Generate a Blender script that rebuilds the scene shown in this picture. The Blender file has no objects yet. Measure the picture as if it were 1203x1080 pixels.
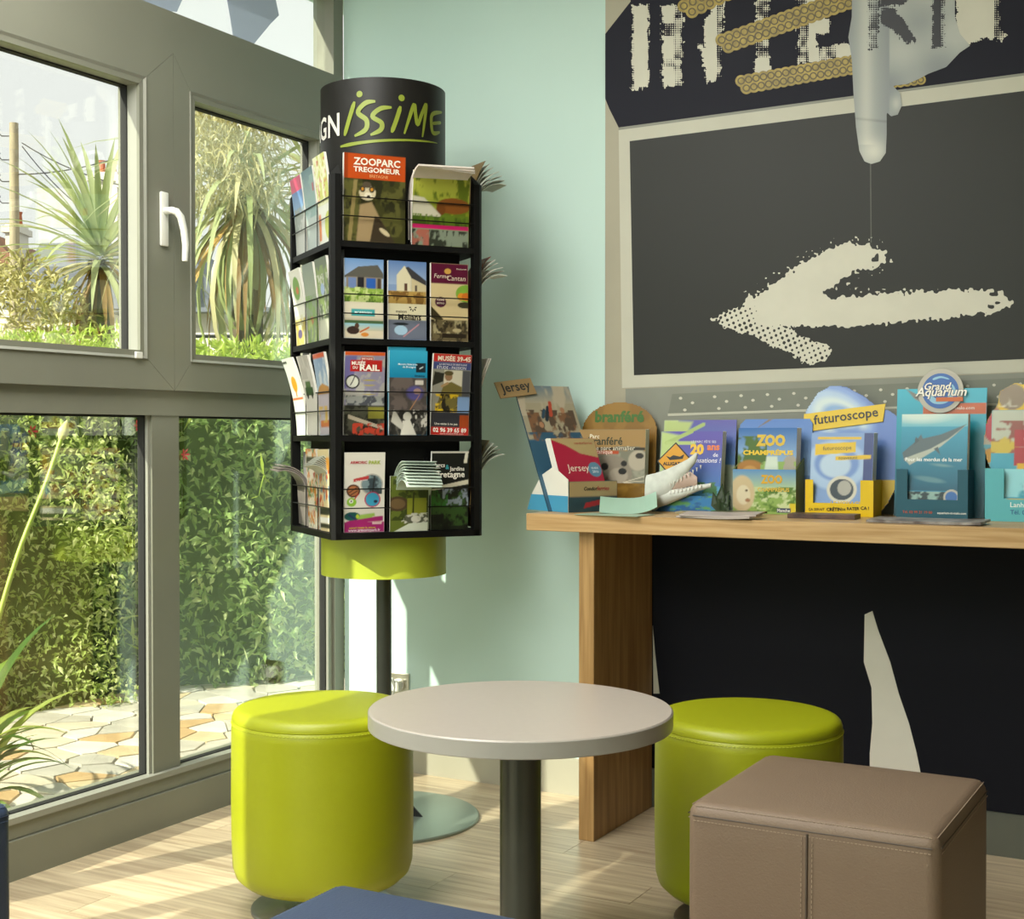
import bpy, bmesh, math, random
import numpy as np
from mathutils import Vector, Matrix

SC = bpy.context.scene
COL = SC.collection
rnd = random.Random(7)
PI = math.pi
R = math.radians

# ------------------------------------------------------------------ camera
CAM = Vector((2.69, -3.70, 1.087))
HEAD, PITCH, FPX = R(29.0), math.atan(26.0 / 1600.0), 1600.0
cam_d = bpy.data.cameras.new('camera')
cam_d.sensor_fit = 'HORIZONTAL'
cam_d.sensor_width = 36.0
cam_d.lens = 36.0 * FPX / 1203.0
cam_d.clip_start, cam_d.clip_end = 0.05, 300
cam = bpy.data.objects.new('camera', cam_d)
COL.objects.link(cam)
cam.location = CAM
cam.rotation_euler = (PI / 2 - PITCH, 0, HEAD)
SC.camera = cam
SC.view_settings.view_transform = 'Standard'
SC.view_settings.look = 'None'
SC.view_settings.gamma = 1.0
SC.view_settings.use_curve_mapping = False
SC.view_settings.exposure = 0.35

# ------------------------------------------------------------------ sky, sun
world = bpy.data.worlds.new('sky')
SC.world = world
world.use_nodes = True
wn = world.node_tree
wn.nodes['Background'].inputs[0].default_value = (1.0, 0.985, 0.96, 1)
wn.nodes['Background'].inputs[1].default_value = 0.98
SUN_AZ, SUN_EL = R(69), R(34)          # heading of the light's travel measured from +X, elevation
sun_d = bpy.data.lights.new('sun', 'SUN')
sun_d.energy = 9.5
sun_d.angle = R(0.6)
sun_d.color = (1.0, 0.93, 0.78)
sun = bpy.data.objects.new('sun', sun_d)
COL.objects.link(sun)
sun_dir = Vector((math.cos(SUN_AZ) * math.cos(SUN_EL), math.sin(SUN_AZ) * math.cos(SUN_EL), -math.sin(SUN_EL)))
sun.rotation_euler = sun_dir.to_track_quat('-Z', 'Y').to_euler()
sun.location = (-3, -6, 6)
for k in range(3):                      # daylight enters through the three window bays
    pd = bpy.data.lights.new('window_daylight', 'AREA')
    pd.shape = 'RECTANGLE'
    pd.size, pd.size_y = 2.4, 1.7
    pd.cycles.is_portal = True
    po = bpy.data.objects.new('window_daylight', pd)
    COL.objects.link(po)
    po.location = (-0.12, -0.9 - 1.8 * k, 1.33)
    po.rotation_euler = (0, -PI / 2, 0)

# ------------------------------------------------------------------ helpers
def lin(h):
    if not isinstance(h, str):
        return tuple(h)
    h = h.lstrip('#')
    return tuple((lambda c: c / 12.92 if c <= 0.04045 else ((c + 0.055) / 1.055) ** 2.4)(int(h[i:i + 2], 16) / 255) for i in (0, 2, 4))

F0 = Vector((-math.sin(HEAD) * math.cos(PITCH), math.cos(HEAD) * math.cos(PITCH), -math.sin(PITCH)))
R0 = Vector((math.cos(HEAD), math.sin(HEAD), 0))
U0 = R0.cross(F0)
def ray(px, py):
    return F0 * FPX + R0 * (px - 601.5) + U0 * (540 - py)
def on_y(px, py, y):                    # measured point on a wall-parallel plane
    d = ray(px, py)
    return CAM + d * ((y - CAM.y) / d.y)
def on_z(px, py, z):
    d = ray(px, py)
    return CAM + d * ((z - CAM.z) / d.z)
def at_depth(px, py, Z):
    d = ray(px, py)
    return CAM + d * (Z / FPX)

MATS = {}
def M(name, col='#808080', rough=0.5, metal=0.0, var=0.0, scale=12.0, bump=0.0, bscale=150.0, stretch=(1, 1, 1), col2=None, spec=0.5, coat=0.0, perobj=0.0, trans=0.0):
    if name in MATS:
        return MATS[name]
    m = bpy.data.materials.new(name)
    m.use_nodes = True
    nt = m.node_tree
    b = nt.nodes['Principled BSDF']
    c = lin(col)
    b.inputs['Base Color'].default_value = (*c, 1)
    b.inputs['Roughness'].default_value = rough
    b.inputs['Metallic'].default_value = metal
    b.inputs['Specular IOR Level'].default_value = spec
    b.inputs['Coat Weight'].default_value = coat
    tc = nt.nodes.new('ShaderNodeTexCoord')
    mp = nt.nodes.new('ShaderNodeMapping')
    mp.inputs['Scale'].default_value = stretch
    nt.links.new(tc.outputs['Object'], mp.inputs['Vector'])
    if var > 0 or col2 or perobj > 0:
        nz = nt.nodes.new('ShaderNodeTexNoise')
        nz.inputs['Scale'].default_value = scale
        nz.inputs['Detail'].default_value = 5
        vec = mp.outputs['Vector']
        if perobj > 0:
            oi = nt.nodes.new('ShaderNodeObjectInfo')
            ad = nt.nodes.new('ShaderNodeVectorMath'); ad.operation = 'MULTIPLY_ADD'
            ad.inputs[1].default_value = (0, 0, 0)
            cmb = nt.nodes.new('ShaderNodeCombineXYZ')
            ml = nt.nodes.new('ShaderNodeMath'); ml.operation = 'MULTIPLY'; ml.inputs[1].default_value = 37.0
            nt.links.new(oi.outputs['Random'], ml.inputs[0])
            for q in range(3): nt.links.new(ml.outputs[0], cmb.inputs[q])
            nt.links.new(mp.outputs['Vector'], ad.inputs[0]); ad.inputs[1].default_value = (1, 1, 1)
            nt.links.new(cmb.outputs[0], ad.inputs[2])
            vec = ad.outputs[0]
        nt.links.new(vec, nz.inputs['Vector'])
        rp = nt.nodes.new('ShaderNodeValToRGB')
        c2 = lin(col2) if col2 else tuple(x * (1 - var) for x in c)
        c1 = c if col2 else tuple(min(1, x * (1 + var * 0.5)) for x in c)
        rp.color_ramp.elements[0].position = 0.35
        rp.color_ramp.elements[1].position = 0.65
        rp.color_ramp.elements[0].color = (*c2, 1)
        rp.color_ramp.elements[1].color = (*c1, 1)
        nt.links.new(nz.outputs['Fac'], rp.inputs[0])
        out = rp.outputs[0]
        if perobj > 0:
            hs = nt.nodes.new('ShaderNodeHueSaturation')
            mr = nt.nodes.new('ShaderNodeMapRange')
            mr.inputs['To Min'].default_value = 1 - perobj
            mr.inputs['To Max'].default_value = 1 + perobj
            nt.links.new(oi.outputs['Random'], mr.inputs['Value'])
            nt.links.new(mr.outputs[0], hs.inputs['Value'])
            nt.links.new(out, hs.inputs['Color'])
            out = hs.outputs[0]
        nt.links.new(out, b.inputs['Base Color'])
    if bump > 0:
        n2 = nt.nodes.new('ShaderNodeTexNoise')
        n2.inputs['Scale'].default_value = bscale
        n2.inputs['Detail'].default_value = 4
        nt.links.new(mp.outputs['Vector'], n2.inputs['Vector'])
        bp = nt.nodes.new('ShaderNodeBump')
        bp.inputs['Strength'].default_value = bump
        bp.inputs['Distance'].default_value = 0.002
        nt.links.new(n2.outputs['Fac'], bp.inputs['Height'])
        nt.links.new(bp.outputs[0], b.inputs['Normal'])
    if trans > 0:
        tr = nt.nodes.new('ShaderNodeBsdfTranslucent')
        src = b.inputs['Base Color']
        if src.links:
            nt.links.new(src.links[0].from_socket, tr.inputs['Color'])
        else:
            tr.inputs['Color'].default_value = (*c, 1)
        mx = nt.nodes.new('ShaderNodeMixShader')
        mx.inputs[0].default_value = trans
        nt.links.new(b.outputs[0], mx.inputs[1])
        nt.links.new(tr.outputs[0], mx.inputs[2])
        nt.links.new(mx.outputs[0], nt.nodes['Material Output'].inputs[0])
    MATS[name] = m
    return m

def attr_mat(name, rough=0.35, attr='ink'):
    if name in MATS:
        return MATS[name]
    m = bpy.data.materials.new(name)
    m.use_nodes = True
    nt = m.node_tree
    a = nt.nodes.new('ShaderNodeAttribute')
    a.attribute_name = attr
    b = nt.nodes['Principled BSDF']
    b.inputs['Roughness'].default_value = rough
    nt.links.new(a.outputs['Color'], b.inputs['Base Color'])
    MATS[name] = m
    return m

def island_mat(name, cols, rough=0.5, trans=0.3):
    if name in MATS:
        return MATS[name]
    m = bpy.data.materials.new(name)
    m.use_nodes = True
    nt = m.node_tree
    g = nt.nodes.new('ShaderNodeNewGeometry')
    rp = nt.nodes.new('ShaderNodeValToRGB')
    el = rp.color_ramp.elements
    while len(el) < len(cols): el.new(0.5)
    for i, c in enumerate(cols):
        el[i].position = i / (len(cols) - 1)
        el[i].color = (*lin(c), 1)
    nt.links.new(g.outputs['Random Per Island'], rp.inputs[0])
    b = nt.nodes['Principled BSDF']
    b.inputs['Roughness'].default_value = rough
    nt.links.new(rp.outputs[0], b.inputs['Base Color'])
    tr = nt.nodes.new('ShaderNodeBsdfTranslucent')
    nt.links.new(rp.outputs[0], tr.inputs['Color'])
    mx = nt.nodes.new('ShaderNodeMixShader')
    mx.inputs[0].default_value = trans
    nt.links.new(b.outputs[0], mx.inputs[1])
    nt.links.new(tr.outputs[0], mx.inputs[2])
    nt.links.new(mx.outputs[0], nt.nodes['Material Output'].inputs[0])
    MATS[name] = m
    return m

def glass_mat(name, r0=0.165, tint=(0.97, 1.0, 0.98), film=None, overlay_fac=0.0):
    m = bpy.data.materials.new(name)
    m.use_nodes = True
    nt = m.node_tree
    nt.nodes.remove(nt.nodes['Principled BSDF'])
    t = nt.nodes.new('ShaderNodeBsdfTransparent'); t.inputs[0].default_value = (*tint, 1)
    g = nt.nodes.new('ShaderNodeBsdfGlossy'); g.inputs['Roughness'].default_value = 0.0
    lw = nt.nodes.new('ShaderNodeLayerWeight'); lw.inputs['Blend'].default_value = 0.5
    pw = nt.nodes.new('ShaderNodeMath'); pw.operation = 'POWER'; pw.inputs[1].default_value = 5.0
    ma = nt.nodes.new('ShaderNodeMath'); ma.operation = 'MULTIPLY_ADD'
    ma.inputs[1].default_value = 1 - r0; ma.inputs[2].default_value = r0
    mx = nt.nodes.new('ShaderNodeMixShader')
    nt.links.new(lw.outputs['Facing'], pw.inputs[0])
    nt.links.new(pw.outputs[0], ma.inputs[0])
    nt.links.new(ma.outputs[0], mx.inputs[0])
    base = t.outputs[0]
    if film:
        d = nt.nodes.new('ShaderNodeBsdfDiffuse'); d.inputs[0].default_value = (*lin(film), 1)
        tl = nt.nodes.new('ShaderNodeBsdfTranslucent'); tl.inputs[0].default_value = (*lin(film), 1)
        a = nt.nodes.new('ShaderNodeMixShader'); a.inputs[0].default_value = 0.6
        nt.links.new(d.outputs[0], a.inputs[1]); nt.links.new(tl.outputs[0], a.inputs[2])
        fm = nt.nodes.new('ShaderNodeMixShader'); fm.inputs[0].default_value = overlay_fac
        nt.links.new(t.outputs[0], fm.inputs[1]); nt.links.new(a.outputs[0], fm.inputs[2])
        base = fm.outputs[0]
    nt.links.new(base, mx.inputs[1])
    nt.links.new(g.outputs[0], mx.inputs[2])
    nt.links.new(mx.outputs[0], nt.nodes['Material Output'].inputs[0])
    MATS[name] = m
    return m

class MB:
    def __init__(s): s.v, s.f = [], []
    def add(s, vs, fs):
        o = len(s.v)
        s.v += [tuple(v) for v in vs]
        s.f += [tuple(i + o for i in f) for f in fs]
        return s
    def box(s, x0, y0, z0, x1, y1, z1):
        return s.add([(x0, y0, z0), (x1, y0, z0), (x1, y1, z0), (x0, y1, z0), (x0, y0, z1), (x1, y0, z1), (x1, y1, z1), (x0, y1, z1)],
                     [(3, 2, 1, 0), (4, 5, 6, 7), (0, 1, 5, 4), (1, 2, 6, 5), (2, 3, 7, 6), (3, 0, 4, 7)])
    def rbox(s, x0, y0, z0, x1, y1, z1, r=0.01, seg=2):
        bm = bmesh.new()
        bmesh.ops.create_cube(bm, size=1)
        for v in bm.verts:
            v.co = Vector(((x0 + x1) / 2 + v.co.x * (x1 - x0), (y0 + y1) / 2 + v.co.y * (y1 - y0), (z0 + z1) / 2 + v.co.z * (z1 - z0)))
        bmesh.ops.bevel(bm, geom=bm.edges[:], offset=r, segments=seg, profile=0.5, affect='EDGES')
        bm.verts.index_update()
        s.add([v.co[:] for v in bm.verts], [[v.index for v in f.verts] for f in bm.faces])
        bm.free()
        return s
    def lathe(s, prof, n=32, c=(0, 0, 0), cap=True):
        vs, fs = [], []
        for r, z in prof:
            for k in range(n):
                a = 2 * PI * k / n
                vs.append((c[0] + r * math.cos(a), c[1] + r * math.sin(a), c[2] + z))
        for i in range(len(prof) - 1):
            for k in range(n):
                k2 = (k + 1) % n
                fs.append((i * n + k, i * n + k2, (i + 1) * n + k2, (i + 1) * n + k))
        if cap:
            fs.append(tuple(range(n))[::-1])
            fs.append(tuple((len(prof) - 1) * n + k for k in range(n)))
        return s.add(vs, fs)
    def tube(s, path, r, n=8, closed=False):
        P = [Vector(p) for p in path]
        rs = r if isinstance(r, (list, tuple)) else [r] * len(P)
        vs, fs = [], []
        up = Vector((0, 0, 1))
        t0 = (P[1] - P[0]).normalized()
        nrm = t0.orthogonal().normalized()
        for i, p in enumerate(P):
            t = (P[min(i + 1, len(P) - 1)] - P[max(i - 1, 0)]).normalized()
            nrm = (nrm - t * nrm.dot(t)).normalized()
            bn = t.cross(nrm)
            for k in range(n):
                a = 2 * PI * k / n
                vs.append(p + (nrm * math.cos(a) + bn * math.sin(a)) * rs[i])
        for i in range(len(P) - 1):
            for k in range(n):
                k2 = (k + 1) % n
                fs.append((i * n + k, i * n + k2, (i + 1) * n + k2, (i + 1) * n + k))
        fs.append(tuple(range(n))[::-1])
        fs.append(tuple((len(P) - 1) * n + k for k in range(n)))
        return s.add(vs, fs)
    def prism(s, pts, a, b, plane='xz'):   # extrude a polygon between a and b along the missing axis
        def mk(p, d):
            return {'xz': (p[0], d, p[1]), 'xy': (p[0], p[1], d), 'yz': (d, p[0], p[1])}[plane]
        n = len(pts)
        vs = [mk(p, a) for p in pts] + [mk(p, b) for p in pts]
        fs = [tuple(range(n)), tuple(range(2 * n - 1, n - 1, -1))] + [((i + 1) % n, i, n + i, n + (i + 1) % n) for i in range(n)]
        return s.add(vs, fs)
    def mesh(s, name='m', smooth=None):
        me = bpy.data.meshes.new(name)
        me.from_pydata(s.v, [], s.f)
        bm = bmesh.new(); bm.from_mesh(me)
        bmesh.ops.recalc_face_normals(bm, faces=bm.faces[:])
        bm.to_mesh(me); bm.free()
        if smooth is not None:
            me.shade_smooth()
            me.set_sharp_from_angle(angle=R(smooth))
        return me

def obj(name, me, mat=None, parent=None, loc=(0, 0, 0), rot=(0, 0, 0), smooth=None):
    if isinstance(me, MB):
        me = me.mesh(name, smooth)
    o = bpy.data.objects.new(name, me)
    COL.objects.link(o)
    if mat is not None and me is not None and len(me.materials) == 0:
        me.materials.append(mat)
    o.parent = parent
    o.location = loc
    o.rotation_euler = rot
    return o
def tag(o, label, cat, group=None):
    o['label'] = label; o['category'] = cat
    if group: o['group'] = group
    return o
def thing(name, label, cat, loc=(0, 0, 0), rz=0.0, group=None):
    return tag(obj(name, None, None, None, loc, (0, 0, rz)), label, cat, group)
def struct(name, me, mat=None, loc=(0, 0, 0), rot=(0, 0, 0), smooth=None):
    o = obj(name, me, mat, None, loc, rot, smooth)
    o['kind'] = 'structure'
    return o
# ================================================================== room shell
CEIL = 2.75
RX, RY = 5.4, -5.4                       # room extents
m_mint = M('mint_wall_paint', '#c6e0d8', 0.55, var=0.03, scale=2.0, bump=0.08, bscale=300)
m_ceil = M('ceiling_paint', '#e8e8e0', 0.8, var=0.02)
m_frame = M('grey_window_profile', '#7f8072', 0.32, var=0.03, scale=4, bump=0.03, bscale=90)
m_bead = M('grey_glazing_bead', '#94958a', 0.35, var=0.02)
m_gasket = M('black_rubber_gasket', '#191a18', 0.7)
m_skirt = M('taupe_skirting', '#a3a08e', 0.5, var=0.04, scale=6)
m_plank = M('pale_wood_plank', '#cbbb9c', 0.32, scale=7, stretch=(0.5, 9, 9), col2='#a8957a', perobj=0.12, bump=0.05, bscale=60)
m_sub = M('floor_joint', '#6b5b45', 0.8, var=0.1)

floor = struct('floor', MB().box(0, RY, -0.1, RX, 0, -0.006), m_sub)
pl_mesh = {}
PW = 0.135
y = 0.0
row = 0
while y > RY + 0.01:
    L = 1.25
    x = -((row * 0.47) % L)
    while x < RX:
        xa, xb = max(0, x), min(RX, x + L)
        if xb - xa > 0.02:
            key = round(xb - xa, 3)
            if key not in pl_mesh:
                pl_mesh[key] = MB().box(0, -PW + 0.0012, -0.006, key - 0.0012, 0, 0).mesh('plank')
            # nearer and visible part of the floor as planks
            if xa < 4.2 and y > -3.3:
                obj('plank', pl_mesh[key], m_plank, floor, (xa, y, 0))
        x += L
    y -= PW
    row += 1
obj('plank_field', MB().box(0, RY, -0.006, RX, -3.375, -0.0003), m_plank, floor)
struct('ceiling', MB().box(-0.15, RY - 0.15, CEIL, RX + 0.15, 0.15, CEIL + 0.15), m_ceil)
struct('wall_back', MB().box(-0.0, 0.0, -0.1, RX + 0.15, 0.15, CEIL), m_mint)
m_dwall = M('dark_taupe_bounce_cut', '#6a655c', 0.6, var=0.04, scale=2)  # unseen right wall given a dark tone to cut bounced light
struct('wall_right', MB().box(RX, RY, -0.1, RX + 0.15, 0, CEIL), m_dwall)
struct('wall_front', MB().box(-0.1, RY - 0.15, -0.1, RX + 0.15, RY, CEIL), m_mint)
struct('wall_left', MB().box(-0.12, RY, 2.545, -0.0, 0.15, CEIL), m_mint)
XM = on_y(711.5, 400, 0).x
sk = MB().box(0.0, -0.012, 0, XM, 0, 0.108).box(0.0, -0.010, 0.108, XM, 0, 0.112)
struct('baseboard_back', sk, m_skirt)
struct('trim_1', MB().box(XM, -0.012, 0, RX, 0, 0.108).box(XM, -0.010, 0.108, RX, 0, 0.112), M('dark_skirting', '#5d6055', .5, var=.05, scale=6))

# -------- window wall: three alike bays, s = distance from the corner (y = -s)
m_glass = glass_mat('window_glass')
m_white_metal = M('white_lacquered_handle', '#e4e4dc', 0.25, var=0.02)
def wbox(mb, s0, s1, z0, z1, x0, x1):
    return mb.box(x0, -s1, z0, x1, -s0, z1)
def sash(parent, a0, a1, z0, z1, g0, g1, h0, h1):
    # mitred sash of four rails, stepped: outer flat and inner bead
    for (p) in ([(a0, z0), (a1, z0), (g1, h0), (g0, h0)], [(a1, z0), (a1, z1), (g1, h1), (g1, h0)],
                [(a1, z1), (a0, z1), (g0, h1), (g1, h1)], [(a0, z1), (a0, z0), (g0, h0), (g0, h1)]):
        cx = sum(q[0] for q in p) / 4; cz = sum(q[1] for q in p) / 4
        q = [((s - cx) * 0.9985 + cx, (z - cz) * 0.9985 + cz) for s, z in p]
        obj('sash_rail', MB().prism([(-s, z) for s, z in q], -0.062, 0.016, 'yz'), m_frame, parent)
    t = 0.022
    for (p) in ([(g0 - t, h0 - t), (g1 + t, h0 - t), (g1, h0), (g0, h0)], [(g1 + t, h0 - t), (g1 + t, h1 + t), (g1, h1), (g1, h0)],
                [(g1 + t, h1 + t), (g0 - t, h1 + t), (g0, h1), (g1, h1)], [(g0 - t, h1 + t), (g0 - t, h0 - t), (g0, h0), (g0, h1)]):
        q = [(-s, z) for s, z in p]
        mb = MB()
        vs = [(0.016, *q[0]), (0.016, *q[1]), (0.021, *q[1]), (0.021, *q[0]), (0.006, *q[2]), (0.006, *q[3]), (-0.03, *q[2]), (-0.03, *q[3])]
        mb.add(vs, [(0, 1, 2, 3), (3, 2, 4, 5), (5, 4, 6, 7), (0, 3, 5, 7), (1, 2, 4, 6), (0, 1, 6, 7)])
        obj('glazing_bead', mb, m_bead, parent)
    obj('gasket', wbox(wbox(wbox(wbox(MB(), g0, g0 + .004, h0, h1, -.05, -.028), g1 - .004, g1, h0, h1, -.05, -.028), g0, g1, h0, h0 + .004, -.05, -.028), g0, g1, h1 - .004, h1, -.05, -.028), m_gasket, parent)
    obj('glass_pane', wbox(MB(), g0 - 0.01, g1 + 0.01, h0 - 0.01, h1 + 0.01, -0.046, -0.040), m_glass, parent)

for k in range(3):
    S = 1.8 * k
    w = struct('window_%d' % (k + 1), None, None, (0, -S, 0))
    # fixed frame
    obj('jamb', wbox(MB(), 0.0, 0.052, 0, 2.545, -0.085, -0.002), m_frame, w)
    obj('jamb', wbox(MB(), 1.745, 1.8, 0, 2.545, -0.085, -0.002), m_frame, w)
    m = MB()
    wbox(m, 0.052, 1.745, 0.0, 0.098, -0.085, 0.016)
    wbox(m, 0.052, 1.745, 0.1, 0.15, -0.085, 0.006)
    obj('sill_rail', m, m_frame, w)
    obj('sill_lip', wbox(MB(), 0.052, 1.745, 0.138, 0.1535, -0.028, 0.012), m_bead, w)
    obj('transom', wbox(MB(), 0.052, 1.745, 1.148, 1.222, -0.085, 0.0), m_frame, w)
    m = MB()
    wbox(m, 0.052, 1.745, 2.15, 2.277, -0.085, 0.004)
    wbox(m, 0.052, 1.745, 2.152, 2.20, -0.02, 0.010)
    obj('head_rail', m, m_frame, w)
    obj('mullion', wbox(MB(), 0.786, 0.891, 0.15, 1.15, -0.055, -0.004), m_frame, w)
    obj('mullion_bead', wbox(wbox(MB(), 0.776, 0.79, 0.15, 1.15, -0.05, -0.012), 0.887, 0.9, 0.15, 1.15, -0.05, -0.012), m_bead, w)
    obj('mullion', wbox(MB(), 0.786, 0.86, 1.2, 2.2, -0.085, -0.03), m_frame, w)
    obj('jamb_bead', wbox(wbox(MB(), 0.052, 0.075, 0.15, 1.15, -0.05, -0.012), 1.67, 1.745, 0.15, 1.15, -0.05, -0.012), m_bead, w)
    gk = MB()
    for a, b in ((0.075, 0.776), (0.9, 1.67)):
        wbox(gk, a, a + .005, .15, 1.148, -.045, -.022); wbox(gk, b - .005, b, .15, 1.148, -.045, -.022)
        wbox(gk, a, b, .15, .156, -.045, -.022); wbox(gk, a, b, 1.142, 1.148, -.045, -.022)
    obj('gasket', gk, m_gasket, w)
    obj('glass_pane', wbox(MB(), 0.07, 0.78, 0.145, 1.152, -0.042, -0.036), m_glass, w)
    obj('glass_pane', wbox(MB(), 0.895, 1.68, 0.145, 1.152, -0.042, -0.036), m_glass, w)
    obj('upper_glass_pane', wbox(MB(), 0.04, 1.76, 2.27, 2.55, -0.042, -0.036), m_glass, w)
    sash(w, 0.056, 0.8225, 1.218, 2.157, 0.154, 0.736, 1.3235, 2.044)
    sash(w, 0.8235, 1.742, 1.218, 2.157, 0.955, 1.608, 1.3235, 2.044)
    # espagnolette handle on the meeting stile
    h = obj('window_handle', MB().rbox(0.016, -0.882, 1.615, 0.026, -0.852, 1.765, 0.0045, 2), m_white_metal, w, smooth=40)
    path = [(0.024, -0.867, 1.712), (0.050, -0.867, 1.712), (0.062, -0.862, 1.708), (0.066, -0.850, 1.695), (0.067, -0.838, 1.66), (0.067, -0.832, 1.62), (0.066, -0.834, 1.575)]
    obj('lever', MB().tube(path, [0.010, 0.010, 0.0105, 0.0105, 0.010, 0.0095, 0.008], 10), m_white_metal, h, smooth=60)
obj('hinge_cap', MB().rbox(0.018, -0.98, 1.30, 0.026, -0.955, 1.318, 0.002), m_white_metal, bpy.data.objects['window_1'])

# pieces of blue-grey film set on the upper pane
m_overlay = glass_mat('blue_grey_overlay', 0.04, (0.85, 0.88, 0.92), '#aab4c4', 0.6)
def on_x(px, py, x=-0.034):
    d = ray(px, py)
    return CAM + d * ((x - CAM.x) / d.x)
for pts, lb in (([(150, -40), (232, -40), (208, 14), (190, 12), (160, 0)], 'blue-grey angular film patch on upper pane, farther from the room corner'),
                ([(262, -30), (318, -30), (328, 18), (318, 28), (299, 51), (274, 42), (271, 22)], 'blue-grey kite-shaped film patch on upper pane above the drooping palm')):
    q = [on_x(*p) for p in pts]
    mb = MB()
    tag(obj('window_film', mb.prism([(v.y, min(v.z, 2.54)) for v in q], -0.0355, -0.0345, 'yz'), m_overlay), lb, 'film', 'film patches on the upper pane')

# unseen ceiling panels added as fill light for the room
m_fillbody = M('fill_panel_white', '#eeeeea', 0.4, var=0.02)
m_diff = bpy.data.materials.new('fill_diffuser'); m_diff.use_nodes = True
m_diff.node_tree.nodes['Principled BSDF'].inputs['Base Color'].default_value = (0.9, 0.9, 0.88, 1)
m_diff.node_tree.nodes['Principled BSDF'].inputs['Emission Color'].default_value = (1, 0.97, 0.93, 1)
m_diff.node_tree.nodes['Principled BSDF'].inputs['Emission Strength'].default_value = 1.0
FILL_W = 40.0
for i, (x, y) in enumerate(((0.75, -2.0), (0.75, -3.6), (1.5, -4.8))):
    t = thing('ceiling_fill_panel', 'square white fill light panel added in the ceiling', 'lamp', (x, y, CEIL), 0, 'added ceiling fill panels')
    obj('frame', MB().box(-.62, -.62, -.02, -.6, .62, 0).box(.6, -.62, -.02, .62, .62, 0).box(-.6, -.62, -.02, .6, -.6, 0).box(-.6, .6, -.02, .6, .62, 0), m_fillbody, t)
    obj('diffuser', MB().box(-.6, -.6, -.008, .6, .6, 0), m_diff, t)
    ld = bpy.data.lights.new('fill_light', 'AREA'); ld.size = 1.16; ld.energy = FILL_W; ld.color = (1, 0.975, 0.93)
    lo = bpy.data.objects.new('fill_light', ld); COL.objects.link(lo); lo.parent = t; lo.location = (0, 0, -0.012)

# ================================================================== furniture
m_lime = M('lime_leatherette', '#a0a712', 0.42, var=0.05, scale=3, bump=0.12, bscale=420)
m_taupe = M('taupe_leatherette', '#7f6c5a', 0.5, var=0.05, scale=3, bump=0.35, bscale=260, spec=0.35)
m_navy = M('navy_leatherette', '#37455f', 0.5, var=0.06, scale=3, bump=0.3, bscale=260, spec=0.35)
m_navyd = m_navy
m_thread_t = M('taupe_thread', '#a08d78', 0.7, var=0.1)
m_thread_n = M('navy_thread', '#4b5b7c', 0.7, var=0.1)
m_thread_l = M('lime_thread', '#c6cf3a', 0.7, var=0.1)
m_seam_l = M('lime_seam', '#7d860c', 0.6, var=0.1)
m_seam_t = M('taupe_seam', '#4d4238', 0.6, var=0.1)
m_steel = M('brushed_steel', '#9a9a94', 0.35, 0.9, var=0.06, scale=30)
m_blackmetal = M('black_powder_coat', '#17181a', 0.42, var=0.1, scale=40, bump=0.05, bscale=500)
m_greymetal = M('grey_green_steel_plate', '#8d9a8e', 0.33, 0.55, var=0.08, scale=5)

def round_pouf(loc, label):
    t = thing('round_pouf', label, 'pouf', loc, 0, 'lime round poufs at the table')
    r, zb, zt = 0.207, 0.068, 0.470
    prof = [(0.02, zb), (r - 0.05, zb), (r - 0.025, zb + 0.006), (r - 0.008, zb + 0.022), (r - 0.001, zb + 0.045), (r + 0.001, zb + 0.12), (r + 0.0015, zb + 0.2), (r + 0.0005, zt - 0.05), (r - 0.0002, zt - 0.027), (r - 0.002, zt - 0.0255)]
    obj('side_cover', MB().lathe(prof, 64), m_lime, t, smooth=50)
    top = [(r - 0.003, zt - 0.026), (r - 0.0008, zt - 0.0248), (r - 0.0008, zt - 0.019), (r - 0.004, zt - 0.0105), (r - 0.010, zt - 0.0045), (r - 0.020, zt - 0.001), (r - 0.034, zt), (0.1, zt + 0.001), (0.02, zt + 0.001)]
    tp = obj('top_cushion', MB().lathe(top, 64), m_lime, t, smooth=60)
    st = MB()
    for k in range(150):
        a = 2 * PI * k / 150
        c, s = math.cos(a), math.sin(a)
        rr = r + 0.0008
        p = Vector((rr * c, rr * s, zt - 0.0315)); d = Vector((-s, c, 0)) * 0.0026
        st.tube([p - d, p + d], 0.0009, 4)
    obj('stitching', st, m_thread_l, tp)['kind'] = 'stuff'
    obj('leg', MB().lathe([(0.045, 0.008), (0.045, 0.078)], 24), m_steel, t, smooth=40)
    obj('base_plate', MB().lathe([(0.165, 0), (0.165, 0.006), (0.16, 0.009), (0.05, 0.011)], 48), m_steel, t, smooth=40)
    return t
round_pouf((0.789, -1.171, 0), 'lime green round leatherette pouf standing near the window and brochure rack')
round_pouf((1.679, -0.785, 0), 'lime green round leatherette pouf behind the taupe cube, before the desk')

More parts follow.
